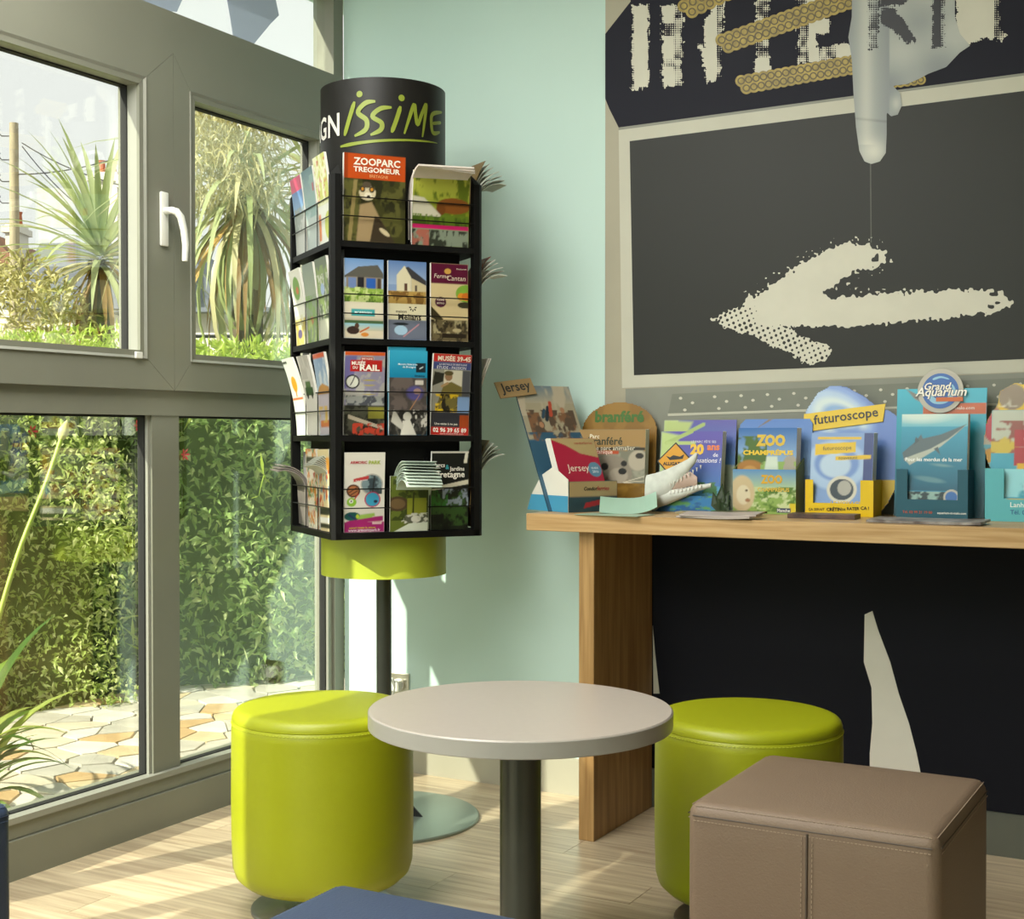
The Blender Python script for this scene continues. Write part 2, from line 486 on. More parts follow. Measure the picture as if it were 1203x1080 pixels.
def cube_pouf(c, side, zt, m, mt, ms, label, rz=0.0):
    t = thing('cube_pouf', label, 'pouf', (c[0], c[1], 0), rz)
    h = side / 2
    bm = bmesh.new()
    bmesh.ops.create_cube(bm, size=1)
    for v in bm.verts: v.co = Vector((v.co.x * side, v.co.y * side, 0.045 + (v.co.z + .5) * (zt - 0.045)))
    bmesh.ops.bevel(bm, geom=bm.edges[:], offset=0.022, segments=5, profile=0.5, affect='EDGES')
    bmesh.ops.subdivide_edges(bm, edges=[e for e in bm.edges if e.calc_length() > 0.2], cuts=8, use_grid_fill=True)
    for v in bm.verts:
        x, y_, z = v.co.x / h, v.co.y / h, (v.co.z - 0.045) / (zt - 0.045)
        if z > 0.97: v.co.z += 0.007 * (1 - x * x) * (1 - y_ * y_)
        b = 0.004 * (1 - (2 * z - 1) ** 2)
        if abs(x) > 0.97: v.co.x += math.copysign(b * (1 - y_ * y_), x)
        if abs(y_) > 0.97: v.co.y += math.copysign(b * (1 - x * x), y_)
    me = bpy.data.meshes.new('cover'); bm.to_mesh(me); bm.free(); me.shade_smooth()
    me.set_sharp_from_angle(angle=R(60))
    cv = obj('cover', me, m, t)
    zs = zt - 0.021
    def flush():
        obj('seam', sm, ms, cv)
        obj('stitching', st, mt, cv)['kind'] = 'stuff'
    for k in range(4):
        st, sm = MB(), MB()
        a = k * PI / 2
        Rz = Matrix.Rotation(a, 3, 'Z')
        sm.tube([Rz @ Vector((x, -h - 0.0004, zs)) for x in (-h + 0.012, 0, h - 0.012)], 0.0012, 5)
        n = 62
        for i in range(n):
            x = -h + 0.016 + (side - 0.032) * i / (n - 1)
            for zz in (zs - 0.0085,):
                st.tube([Rz @ Vector((x - 0.0022, -h - 0.0008, zz)), Rz @ Vector((x + 0.0022, -h - 0.0008, zz))], 0.0009, 4)
            p = Vector((x, -h + 0.0062, zt - 0.0055))
            st.tube([Rz @ (p - Vector((0.0022, 0, 0))), Rz @ (p + Vector((0.0022, 0, 0)))], 0.0009, 4)
        if k % 2:
            flush(); continue
        xb = 0.0
        zv = [zs - 0.004 - i * (zt - 0.11) / 40 for i in range(41)]
        def yb(z):
            q = (z - 0.045) / (zt - 0.045)
            return -h - 0.0045 * (1 - (2 * q - 1) ** 2) - 0.0006
        sm.tube([Rz @ Vector((xb, yb(z), z)) for z in zv], 0.0022, 5)
        for z in zv[1:]:
            for dx in (-0.009, 0.009):
                st.tube([Rz @ Vector((dx, yb(z), z - 0.0022)), Rz @ Vector((dx, yb(z), z + 0.0022))], 0.0009, 4)
        flush()
    for sx in (-1, 1):
        for sy in (-1, 1):
            obj('foot', MB().lathe([(0.018, 0), (0.018, 0.05)], 16, (sx * (h - 0.05), sy * (h - 0.05), 0)), m_blackmetal, t)
    return t
cube_pouf((2.026, -1.274), 0.43, 0.452, m_taupe, m_thread_t, m_seam_t, 'taupe leatherette cube pouf with stitched seams beside the lime pouf')
cube_pouf((1.745, -2.335), 0.43, 0.452, m_navy, m_thread_n, M('navy_seam', '#1c2536', 0.6), 'navy blue leatherette cube pouf before the round table')
cube_pouf((0.572, -2.27), 0.43, 0.452, m_navy, m_thread_n, MATS['navy_seam'], 'navy blue leatherette cube pouf close to the window sill')

# round table
m_top = M('warm_grey_laminate', '#b5aca2', 0.28, var=0.02, scale=60)
m_edge = M('warm_grey_edge_band', '#a9a69e', 0.35, var=0.02)
m_col = M('dark_olive_column', '#4a4d46', 0.35, 0.3, var=0.05)
t = thing('round_table', 'round warm grey laminate table on a dark column between the poufs', 'table', (1.396, -1.331, 0))
ht, rt = 0.55, 0.302
tp = obj('table_top', MB().lathe([(0.02, ht - 0.034), (rt - 0.003, ht - 0.034), (rt - 0.001, ht - 0.0335), (rt - 0.001, ht - 0.002), (rt - 0.003, ht), (0.02, ht)], 96), m_top, t, smooth=30)
obj('edge_band', MB().lathe([(rt - 0.0008, ht - 0.0325), (rt, ht - 0.032), (rt, ht - 0.003), (rt - 0.0008, ht - 0.0024)], 96, cap=False), m_edge, tp, smooth=30)
obj('column', MB().lathe([(0.041, 0.012), (0.041, ht - 0.03)], 40), m_col, t, smooth=40)
obj('base_plate', MB().lathe([(0.21, 0), (0.21, 0.008), (0.2, 0.012), (0.05, 0.014)], 64), m_col, t, smooth=40)

# desk
m_oak = M('oak_veneer', '#c9a777', 0.42, scale=6, stretch=(0.6, 8, 14), col2='#ad8855', bump=0.05, bscale=80)
m_oakv = M('oak_veneer_upright_shaded', '#b8935f', 0.42, scale=6, stretch=(12, 8, 0.5), col2='#977243', bump=0.05, bscale=80)  # desk oak darkened, putting the leg side's shade into the colour
DZ = 0.88
t = thing('desk', 'long oak veneer desk against the mural wall holding leaflet stands', 'desk', (0, 0, 0))
obj('desk_top', MB().rbox(0.927, -0.44, DZ - 0.046, 3.1, -0.006, DZ, 0.0015, 1), m_oak, t)
obj('leg_panel', MB().rbox(1.072, -0.41, 0, 1.117, -0.014, DZ - 0.046, 0.0015, 1), m_oakv, t)
obj('leg_panel', MB().rbox(2.93, -0.41, 0, 2.975, -0.014, DZ - 0.046, 0.0015, 1), m_oakv, t)

# steel wall socket near the corner with a cable
t = thing('wall_socket', 'steel wall socket plate low on the mint wall behind the rack pole', 'socket', (0.22, 0, 0.28))
obj('plate', MB().rbox(-0.04, -0.009, -0.04, 0.04, 0, 0.04, 0.003), M('satin_steel', '#d4cfc2', 0.28, 1.0, var=0.05), t)
obj('socket_face', MB().lathe([(0.021, 0), (0.021, 0.003), (0.018, 0.003), (0.018, 0.001)], 24), m_white_metal, t, (0, -0.009, 0), (PI / 2, 0, 0))
obj('plug', MB().rbox(-0.018, -0.035, -0.018, 0.018, -0.0125, 0.018, 0.005), m_white_metal, t)
pth = [(0.0, -0.035, 0.0)] + [(0.0 + 0.018 * math.sin(a), -0.05 - 0.004 * a, 0.03 * math.cos(a) - 0.0) for a in np.linspace(0, 5, 14)] + [(-0.03, -0.06, -0.12), (-0.05, -0.05, -0.22), (-0.09, -0.05, -0.272), (-0.2, -0.06, -0.275)]
obj('cable', MB().tube(pth, 0.003, 6), m_white_metal, t, smooth=60)
# ================================================================== print tools
m_print = attr_mat('printed_paper', 0.3)
m_paper = M('white_paper', '#e6e4da', 0.6, var=0.03, scale=30)
m_paper_grey = M('grey_paper', '#b9bcae', 0.6, var=0.06, scale=30)
INK = {}
def ink(c, rough=0.4):
    k = 'ink_' + c.lstrip('#')
    return INK.setdefault(k, M(k, c, rough))
def vnoise(w, h, sx, sy, seed):
    g = np.random.RandomState(seed).rand(int(sy) + 2, int(sx) + 2)
    xs = np.linspace(0, sx, w); ys = np.linspace(0, sy, h)
    xi = np.minimum(xs.astype(int), int(sx)); yi = np.minimum(ys.astype(int), int(sy))
    fx = xs - xi; fy = ys - yi
    fx = fx * fx * (3 - 2 * fx); fy = fy * fy * (3 - 2 * fy)
    a = g[yi][:, xi]; b = g[yi][:, xi + 1]; c = g[yi + 1][:, xi]; d = g[yi + 1][:, xi + 1]
    return (a * (1 - fx) + b * fx) * (1 - fy)[:, None] + (c * (1 - fx) + d * fx) * fy[:, None]
def sdf_poly(X, Y, pts):
    d = np.full(X.shape, 1e9); inside = np.zeros(X.shape, bool)
    n = len(pts)
    for i in range(n):
        ax, ay = pts[i]; bx, by = pts[(i + 1) % n]
        ex, ey = bx - ax, by - ay
        t = np.clip(((X - ax) * ex + (Y - ay) * ey) / (ex * ex + ey * ey + 1e-12), 0, 1)
        d = np.minimum(d, np.hypot(X - ax - t * ex, Y - ay - t * ey))
        cond = ((ay > Y) != (by > Y)) & (X < (bx - ax) * (Y - ay) / (by - ay + 1e-12) + ax)
        inside ^= cond
    return np.where(inside, d, -d)
class Cv:
    """flat printed picture: u right 0..1, v up 0..1 (v scaled so that a unit is the page width)"""
    def __init__(s, W, H, bg='#ffffff', res=50):
        s.w = res; s.h = max(4, int(round(res * H / W))); s.k = H / W
        s.a = np.ones((s.h, s.w, 3)) * np.array(lin(bg))
        s.U, s.V = np.meshgrid(np.linspace(0, 1, s.w), np.linspace(0, 1, s.h))
        s.e = 0.6 / s.w
    def put(s, m, c):
        m = np.clip(m, 0, 1)[..., None]
        s.a = s.a * (1 - m) + np.array(lin(c)) * m
        return s
    def rect(s, x0, y0, x1, y1, c):
        return s.put((np.clip((s.U - x0) / s.e + .5, 0, 1) * np.clip((x1 - s.U) / s.e + .5, 0, 1) * np.clip((s.V - y0) * s.k / s.e + .5, 0, 1) * np.clip((y1 - s.V) * s.k / s.e + .5, 0, 1)), c)
    def grad(s, y0, y1, c0, c1):
        t = np.clip((s.V - y0) / (y1 - y0), 0, 1)[..., None]
        m = ((s.V >= y0) & (s.V <= y1))[..., None]
        s.a = np.where(m, np.array(lin(c0)) * (1 - t) + np.array(lin(c1)) * t, s.a)
        return s
    def ell(s, cx, cy, rx, ry, c, rot=0, soft=1.0):       # rx, ry in page widths
        du = s.U - cx; dv = (s.V - cy) * s.k
        ca, sa = math.cos(rot), math.sin(rot)
        q = np.hypot((du * ca + dv * sa) / rx, (-du * sa + dv * ca) / ry)
        return s.put((1 - q) * min(rx, ry) / (s.e * soft) + .5, c)
    def ring(s, cx, cy, r, w, c):
        q = np.hypot(s.U - cx, (s.V - cy) * s.k)
        return s.put((w - abs(q - r)) / s.e + .5, c)
    def poly(s, pts, c, soft=1.0):
        return s.put(sdf_poly(s.U, s.V * s.k, [(x, y * s.k) for x, y in pts]) / (s.e * soft) + .5, c)
    def line(s, x0, y0, x1, y1, w, c):
        ex, ey = x1 - x0, (y1 - y0) * s.k
        t = np.clip(((s.U - x0) * ex + (s.V - y0) * s.k * ey) / (ex * ex + ey * ey + 1e-9), 0, 1)
        return s.put((w - np.hypot(s.U - x0 - t * ex, (s.V - y0) * s.k - t * ey)) / s.e + .5, c)
    def noise(s, x0, y0, x1, y1, c, sx, sy, seed, th=0.5, soft=0.1):
        n = .55 * vnoise(s.w, s.h, sx, sy, seed) + .3 * vnoise(s.w, s.h, sx * 2.3, sy * 2.3, seed + 500) + .15 * vnoise(s.w, s.h, sx * 5, sy * 5, seed + 900)
        th = .5 + (th - .5) * .75
        m = np.clip((n - th) / soft + .5, 0, 1) * ((s.U >= x0) & (s.U <= x1) & (s.V >= y0) & (s.V <= y1))
        return s.put(m, c)

def grid_mesh(cv, W, H, fn, name='print'):
    h, w = cv.h, cv.w
    xs = np.linspace(-W / 2, W / 2, w); zs = np.linspace(0, H, h)
    vs = [fn(x, 0.0, z) for z in zs for x in xs]
    idx = np.arange(h * w).reshape(h, w)
    fs = np.stack([idx[:-1, :-1], idx[:-1, 1:], idx[1:, 1:], idx[1:, :-1]], -1).reshape(-1, 4).tolist()
    me = bpy.data.meshes.new(name)
    me.from_pydata(vs, [], fs)
    at = me.attributes.new('ink', 'FLOAT_COLOR', 'POINT')
    at.data.foreach_set('color', np.concatenate([np.clip(cv.a, 0, 1).reshape(-1, 3), np.ones((h * w, 1))], 1).ravel())
    me.shade_smooth()
    return me

TXT = {}
def text_geo(s, bold=0.0, shear=0.0, space=1.0):
    k = (s, bold, shear, space)
    if k in TXT: return TXT[k]
    cu = bpy.data.curves.new('lettering', 'FONT')
    cu.body = s; cu.resolution_u = 2; cu.offset = bold; cu.shear = shear; cu.fill_mode = 'FRONT'
    cu.space_character = space
    o = bpy.data.objects.new('lettering', cu)
    me = bpy.data.meshes.new_from_object(o)
    v = np.array([x.co[:2] for x in me.vertices]).reshape(-1, 2)
    f = [list(p.vertices) for p in me.polygons]
    bpy.data.objects.remove(o); bpy.data.curves.remove(cu); bpy.data.meshes.remove(me)
    lo, hi = v.min(0), v.max(0)
    TXT[k] = ((v - (lo + hi) / 2), f, (hi - lo))
    return TXT[k]
def text_mb(mb, s, cx, cz, w, fn, h=None, bold=0.02, rot=0.0, shear=0.0, y=-0.0009, space=1.0):
    v, f, sz = text_geo(s, bold, shear, space)
    sx = w / sz[0]
    sy = (h / sz[1]) if h else sx
    c, sn = math.cos(rot), math.sin(rot)
    out = []
    for a, b in v:
        a, b = a * sx, b * sy
        out.append(fn(cx + a * c - b * sn, y, cz + a * sn + b * c))
    mb.add(out, f)
def raw_mesh(mb, name):
    me = bpy.data.meshes.new(name); me.from_pydata(mb.v, [], mb.f)
    return me

def prints(parent, W, H, cv, texts, fn, pname='cover_print'):
    pr = obj(pname, grid_mesh(cv, W, H, lambda x, y, z: fn(x, -0.0005, z)), m_print, parent)
    for t in texts:
        mb = MB()
        s, x, y, w, c = t[:5]
        kw = dict(t[5]) if len(t) > 5 else {}
        if 'h' in kw: kw['h'] = kw['h'] * W
        text_mb(mb, s, (x - .5) * W, y * H, w * W, fn, y=-0.0012, **kw)
        obj('lettering', raw_mesh(mb, 'lettering'), ink(c), pr)
    return pr

def bendfn(H, bend, curl=2.0):
    return lambda x, y, z: (x, y - 1.3 * bend * (max(z, 0) / H) ** curl, z - (abs(bend) ** 2 / H * 0.4) * (max(z, 0) / H) ** (2 * curl))
def booklet_mesh(W, H, T, fn, n=8, name='booklet'):
    mb = MB(); vs = []; fs = []
    for i in range(n + 1):
        z = H * i / n
        for x, y in ((-W / 2, 0), (W / 2, 0), (W / 2, T), (-W / 2, T)):
            vs.append(fn(x, y, z))
    for i in range(n):
        for k in range(4):
            fs.append((i * 4 + k, i * 4 + (k + 1) % 4, (i + 1) * 4 + (k + 1) % 4, (i + 1) * 4 + k))
    fs.append((3, 2, 1, 0)); fs.append(tuple(n * 4 + k for k in range(4)))
    return mb.add(vs, fs).mesh(name)
def leaflet(label, Mx, W, H, T, cv, texts=(), bend=0.0, group=None, mat=None, name='leaflet', cat='leaflet'):
    fn = bendfn(H, bend)
    b = obj(name, booklet_mesh(W, H, T, fn), mat or m_paper)
    tag(b, label, cat, group)
    b.matrix_world = Mx
    if cv is not None:
        prints(b, W, H, cv, texts, fn)
    return b
def curl_mesh(W, L, T, straight, ang, n=14, flare=0.0, name='leaflet'):
    """sheet standing up for `straight`, then curling over its front (-y) by ang radians"""
    y, z, th = 0.0, 0.0, 0.0
    pts = [(y, z, 0.0)]
    for i in range(n):
        ds = L / n
        s = (i + .5) * ds
        th = 0.0 if s < straight else ang * ((s - straight) / max(L - straight, 1e-6))
        y -= math.sin(th) * ds; z += math.cos(th) * ds
        pts.append((y, z, th))
    vs, fs = [], []
    for i, (y, z, th) in enumerate(pts):
        ny, nz = math.cos(th), math.sin(th)      # back normal
        w = W / 2 * (1 + flare * i / n)
        for x, t in ((-w, 0), (w, 0), (w, T), (-w, T)):
            vs.append((x, y + ny * t, z + nz * t))
    for i in range(n):
        for k in range(4):
            fs.append((i * 4 + k, i * 4 + (k + 1) % 4, (i + 1) * 4 + (k + 1) % 4, (i + 1) * 4 + k))
    fs.append((3, 2, 1, 0)); fs.append(tuple(n * 4 + k for k in range(4)))
    return MB().add(vs, fs).mesh(name, 60)

# ================================================================== brochure rack
m_black = M('black_satin_board', '#090908', 0.55, var=0.1, scale=20, spec=0.25)
m_black2 = M('black_lacquered_wire', '#0b0b0a', 0.4, var=0.1, spec=0.3)
m_hdr = M('anthracite_header', '#1f1e1c', 0.45, var=0.05, scale=5, spec=0.35)
m_drum = M('lime_drum', '#b3bf3a', 0.4, var=0.03, scale=4)
RK = Vector((0.492, -0.488, 0))
RA = R(53)
rack = thing('brochure_rack', 'tall black rotating brochure rack with lime drum on a steel foot', 'rack', RK, RA)
obj('base_plate', MB().lathe([(0.272, 0), (0.272, 0.006), (0.268, 0.009), (0.03, 0.011)], 80), m_greymetal, rack, smooth=30)
for k in range(4):
    a = R(-38) + k * PI / 2
    obj('gusset', MB().add([Matrix.Rotation(a, 3, 'Z') @ Vector(p) for p in ((0.018, -0.003, 0.01), (0.115, -0.003, 0.01), (0.018, -0.003, 0.11), (0.018, 0.003, 0.01), (0.115, 0.003, 0.01), (0.018, 0.003, 0.11))],
        [(0, 1, 2), (5, 4, 3), (0, 3, 4, 1), (1, 4, 5, 2), (2, 5, 3, 0)]), m_blackmetal, rack)
obj('pole', MB().lathe([(0.0215, 0.01), (0.0215, 0.71)], 28), m_col, rack, smooth=40)
DR = 0.177
obj('drum', MB().lathe([(0.03, 0.706), (DR - 0.004, 0.706), (DR - 0.004, 0.700), (DR, 0.700), (DR, 0.816)], 80), m_drum, rack, smooth=30)
A = 0.216
ZR = [0.832, 1.092, 1.350, 1.608]         # pocket floors, bottom row to top
def oct_(a, c): return [(-a, -a + c), (-a + c, -a), (a - c, -a), (a, -a + c), (a, a - c), (a - c, a), (-a + c, a), (-a, a - c)]
obj('bottom_board', MB().prism(oct_(A, 0.012), 0.815, ZR[0], 'xy'), m_black, rack)
for z in ZR[1:]:
    obj('shelf', MB().prism(oct_(A - 0.003, 0.012), z - 0.016, z, 'xy'), m_black, rack)
obj('core', MB().box(-0.166, -0.166, ZR[0], 0.166, 0.166, 1.70), m_black, rack)
for sx, sy in ((-1, -1), (1, -1), (1, 1), (-1, 1)):
    w, a = 0.026, A
    pl = [(a, a - w), (a, a - 0.010), (a - 0.010, a), (a - w, a), (a - w, a - w)]
    pts = [(x * sx, y * sy) for x, y in pl]
    if sx * sy < 0: pts = pts[::-1]
    mb = MB(); n = 5
    vs = [(x, y, ZR[0] - 0.017) for x, y in pts] + [(x, y, 1.782 + (0.03 if max(abs(x), abs(y)) < 0.2 else 0.0)) for x, y in pts]
    mb.add(vs, [tuple(range(n)), tuple(range(2 * n - 1, n - 1, -1))] + [((i + 1) % n, i, n + i, n + (i + 1) % n) for i in range(n)])
    obj('corner_post', mb, m_black, rack)
wire_h = MB().tube([(-0.192, 0, 0), (0.192, 0, 0)], 0.0017, 6).mesh('wire')
wire_v = MB().tube([(0, 0, 0), (0, 0, 0.117)], 0.0015, 6).mesh('upright_wire')
div_m = MB().box(-0.0012, 0.02, 0, 0.0012, 0.046, 0.2).mesh('divider')
for me, mm in ((wire_h, m_black2), (wire_v, m_black2), (div_m, m_black)): me.materials.append(mm)
FR = [Matrix.Rotation(-k * PI / 2, 4, 'Z') for k in range(4)]
for k in range(4):
    for i, z in enumerate(ZR):
        two = (k == 0 and i == 3)
        for dz in (0.066, 0.117):
            o = obj('wire', wire_h, None, rack); o.matrix_local = FR[k] @ Matrix.Translation((0, -A + 0.003, z + dz))
        for x in ((0.005,) if two else (-0.0605, 0.0605)):
            o = obj('upright_wire', wire_v, None, rack); o.matrix_local = FR[k] @ Matrix.Translation((x, -A + 0.006, z))
            o = obj('divider', div_m, None, rack); o.matrix_local = FR[k] @ Matrix.Translation((x, -A + 0.007, z)) @ Matrix.Diagonal((1, 1, 0.62 if i == 3 else 1.0, 1))
# header drum with its lettering, turned to the room
hdr = obj('header', MB().lathe([(0.05, 1.70), (DR - 0.001, 1.70), (DR - 0.001, 2.062), (DR - 0.004, 2.062), (DR - 0.004, 2.03), (0.05, 2.03)], 96), m_hdr, rack, smooth=30)
hdr.rotation_euler = (0, 0, R(34.4) - RA)
HZ = 3.86
def wrap(s, z, off=0.0012):
    a = s / DR
    return ((DR + off) * math.sin(a), -(DR + off) * math.cos(a), z)
def hp(cx, cy):                       # measured lettering point -> arc length, height
    px, py = 310 + cx / 3.6, 80 + cy / 3.6
    q = max(-0.985, min(0.985, (px - 449.7) / 73.6))
    a = math.asin(q)
    Z = HZ - DR * math.cos(a)
    return a * DR, CAM.z + (514 - py) * Z / FPX
def spline(P, n=6):
    out = []
    for i in range(len(P) - 1):
        p0, p1, p2, p3 = P[max(i - 1, 0)], P[i], P[i + 1], P[min(i + 2, len(P) - 1)]
        for j in range(n):
            t = j / n
            out.append(tuple(0.5 * ((2 * b) + (c - a) * t + (2 * a - 5 * b + 4 * c - d) * t * t + (-a + 3 * b - 3 * c + d) * t ** 3) for a, b, c, d in zip(p0, p1, p2, p3)))
    out.append(P[-1])
    return out
def stroke(mb, P, w0, w1=None, fn=wrap):
    w1 = w0 if w1 is None else w1
    Q = spline(P); n = len(Q); vs = []
    for i, (s, z) in enumerate(Q):
        a, b = Q[max(i - 1, 0)], Q[min(i + 1, n - 1)]
        dx, dz = b[0] - a[0], b[1] - a[1]; L = math.hypot(dx, dz) + 1e-9
        t = i / (n - 1)
        w = (w0 + (w1 - w0) * t) / 2 * min(1, 0.45 + 3.5 * min(t, 1 - t))
        vs += [fn(s - dz / L * w, z + dx / L * w), fn(s + dz / L * w, z - dx / L * w)]
    mb.add(vs, [(2 * i, 2 * i + 1, 2 * i + 3, 2 * i + 2) for i in range(n - 1)])
mb = MB()
for P, w in (([(388, 145), (366, 220), (347, 290)], .0125), ([(472, 142), (432, 150), (402, 190), (436, 222), (432, 262), (388, 290)], .013), ([(537, 166), (492, 172), (460, 205), (496, 232), (492, 262), (452, 284)], .0125),
             ([(573, 160), (557, 215), (537, 272)], .0115), ([(588, 276), (608, 210), (628, 152), (634, 190), (642, 236), (660, 190), (678, 150), (672, 215), (662, 288)], .0105),
             ([(746, 182), (706, 190), (700, 230), (708, 270), (736, 266)], .0115), ([(704, 230), (742, 226)], .009), ([(330, 336), (420, 316), (560, 303), (725, 313)], .0085)):
    Q = [hp(*p) for p in P]
    if P[0] == (330, 336): stroke(mb, Q, 0.011, 0.004)
    else: stroke(mb, Q, w)
for c in ((408, 113), (577, 125)):
    s, z = hp(*c); n = 14
    mb.add([wrap(s + 0.0088 * math.cos(2 * PI * i / n), z + 0.0088 * math.sin(2 * PI * i / n)) for i in range(n)], [tuple(range(n))])
obj('script_lettering', raw_mesh(mb, 'script_lettering'), ink('#8a9833'), hdr)
mb = MB()
s0, z0 = hp(331, 188); s1, z1 = hp(331, 292)
v, f, sz = text_geo('BRETAGN', 0.018, 0.0, 1.05)
k = (z0 - z1) / sz[1] * 0.95
for a, b in v: mb.v.append(wrap(s0 - 0.004 - sz[0] * k * 0.86 / 2 + a * k * 0.86, (z0 + z1) / 2 + b * k))
mb.f += [tuple(q) for q in f]
obj('block_lettering', raw_mesh(mb, 'block_lettering'), ink('#dedcd2'), hdr)

# ------------------------------------------------------------------ leaflets in the rack
RM = Matrix.Translation(RK) @ Matrix.Rotation(RA, 4, 'Z')
def slot(face, row, x, depth=0.032, lean=4.0, dz=0.001, tw=0.0):
    depth -= 0.018; lean -= 3.0
    return RM @ FR[face] @ Matrix.Translation((x, -A + depth, ZR[row] + dz)) @ Matrix.Rotation(R(-lean), 4, 'X') @ Matrix.Rotation(R(tw), 4, 'Y')
CX = (-0.1225, 0.0, 0.1225)
LW, LH = 0.109, 0.212
def C(bg='#ffffff', W=LW, H=LH, res=56): return Cv(W, H, bg, res)
WH = '#f2efe6'

# top row, front face
c = Cv(0.172, 0.232, '#3d3d1c', 70)
c.noise(0, 0, 1, .72, '#57562a', 6, 8, 1).noise(0, 0, 1, .72, '#2a2a16', 9, 7, 2, .6)
c.poly([(.06, 0), (.12, 0), (.22, .7), (.16, .7)], '#8a7a4c').ell(.38, .56, .135, .12, '#cbbf9d').ell(.30, .60, .045, .05, '#3d352a').ell(.45, .60, .045, .05, '#3d352a').ell(.37, .65, .07, .05, '#524839')
c.ell(.3, .60, .02, .025, '#c98a28').ell(.45, .60, .02, .025, '#c98a28').ell(.39, .53, .06, .05, '#e0d8c0').ell(.40, .515, .028, .022, '#17140f')
c.poly([(.2, 0), (.26, .42), (.45, .46), (.7, .12), (.72, 0)], '#9b8560', 3).poly([(.42, .0), (.5, .3), (.58, .28), (.82, .02), (.8, 0)], '#3a3022', 2).ell(.66, .12, .1, .035, '#c6b792', -.6)
c.rect(0, .715, 1, 1, '#bb4a18').rect(0, .715, .06, 1, '#93360f')
leaflet('orange-headed animal park leaflet with a lemur photograph in top rack row', slot(0, 3, -0.093, .03, 3), .172, .232, .012, c,
        [('ZOOPARC', .53, .912, .76, '#efe8d8', dict(bold=.03, h=.115)), ('TREGOMEUR', .53, .822, .76, '#efe8d8', dict(bold=.03, h=.082)), ('BRETAGNE', .56, .752, .3, '#e6a36c', dict(bold=.01))], .004, 'leaflets on the rack front')
c = Cv(0.165, 0.2, '#7c8a22', 60)
c.grad(.5, 1, '#86922c', '#b5b54a').noise(0, .3, 1, 1, '#5b6a1a', 10, 5, 3, .55).ell(.72, .55, .3, .13, '#7d4a1d').ell(.5, .5, .08, .1, '#6b3d16').poly([(0, .38), (0, .66), (.2, .64), (.5, .42), (.5, .36)], '#c2bda6', 2)
c.rect(0, .28, 1, .4, '#3f5516').noise(0, .28, 1, .42, '#5c7420', 14, 6, 4).rect(0, .225, 1, .285, '#c21f63').rect(0, 0, 1, .225, '#7f8a76').noise(0, 0, 1, .22, '#2f3327', 12, 8, 5, .5).noise(0, 0, .3, .22, '#a3604f', 8, 8, 6, .5)
leaflet('green leaflet with grazing horses and a magenta stripe in top rack row', slot(0, 3, 0.095, .03, 3), 0.165, .2, .006, c, [], .012, 'leaflets on the rack front')
cm = [curl_mesh(.16, .23, .005, .12, a, name='leaflet') for a in (R(82), R(92), R(100))]
for i, me in enumerate(cm):
    me.materials.append(M('blush_white_paper', '#dcd2c8', 0.55, var=0.06, scale=25))
    o = obj('leaflet', me); o.matrix_world = slot(0, 3, 0.095 - .004 * i, .045 + .007 * i, 0, .012 + .004 * i, -1.5 + 2 * i)
    tag(o, 'white leaflet flopped over the horse leaflet in top rack row', 'leaflet', 'flopped white leaflets')

# second row, front face
c = C('#9fb4cf'); c.grad(.7, 1, '#a7bddb', '#6d94c4').poly([(0, .78), (.35, .9), (.85, .93), (1, .82), (1, .76), (0, .76)], '#5c5a52').rect(.05, .62, .95, .77, '#8f8574').rect(.1, .63, .3, .76, '#6f86b4').rect(.34, .62, .5, .77, '#26262a').rect(.56, .63, .8, .76, '#2f5fae').rect(.85, .62, .93, .76, '#4a3c30')
c.rect(0, .46, 1, .63, '#8fae4a').noise(0, .46, 1, .64, '#c4d28a', 9, 14, 11, .5).noise(0, .46, 1, .6, '#5c7d2c', 10, 16, 12, .6).rect(0, .25, 1, .46, '#ded6bd').rect(.18, .28, .78, .37, '#3aa3a6').rect(0, 0, 1, .25, '#d9cdb2').rect(0, .19, 1, .23, '#4d6a44').grad(.1, .19, '#c8c0a4', '#8ec4d2').ell(.22, .1, .16, .1, '#3b2b25').ell(.32, .16, .06, .06, '#5a3d2e').line(.4, .08, .62, .14, .02, '#c26a2c').ell(.52, .05, .1, .05, '#d98a36')
leaflet('leaflet with a blue-doored stone cottage and a teal name strip', slot(0, 2, CX[0]), LW, LH, .008, c, [('MORBIHAN', .48, .325, .44, '#e9f2ee', dict(bold=.02))], .004, 'leaflets on the rack front')
c = C('#7f97bd'); c.grad(.7, 1, '#98acc9', '#5e7fb2').poly([(.22, .6), (.22, .82), (.42, .94), (.52, .9), (.6, .84), (.6, .6)], '#d8cfae').poly([(.45, .92), (.53, .93), (1, .76), (1, .7), (.62, .78)], '#3c3a3c').poly([(.6, .6), (.6, .79), (1, .7), (1, .6)], '#c6b992').rect(.42, .62, .5, .72, '#5a3d30').rect(.7, .62, .76, .7, '#5b5048').rect(0, .46, 1, .62, '#b3924e').noise(0, .44, 1, .62, '#7d5c2c', 9, 14, 14, .5)
c.rect(0, .25, 1, .46, '#d8d0ae').rect(0, 0, 1, .25, '#6d7484').ell(.33, .12, .17, .12, '#a7c7dc').ell(.33, .2, .2, .035, '#22272c').line(.4, .04, .8, .2, .015, '#c08a92')
tx = [('maison', .34, .36, .28, '#4a443c', dict(bold=.01)), ('Melians', .56, .29, .6, '#33302a', dict(bold=.02))]
o = leaflet('leaflet with a white gabled farmhouse and a sunburst emblem', slot(0, 2, CX[1]), LW, LH, .008, c, tx, .003, 'leaflets on the rack front')
mb = MB()
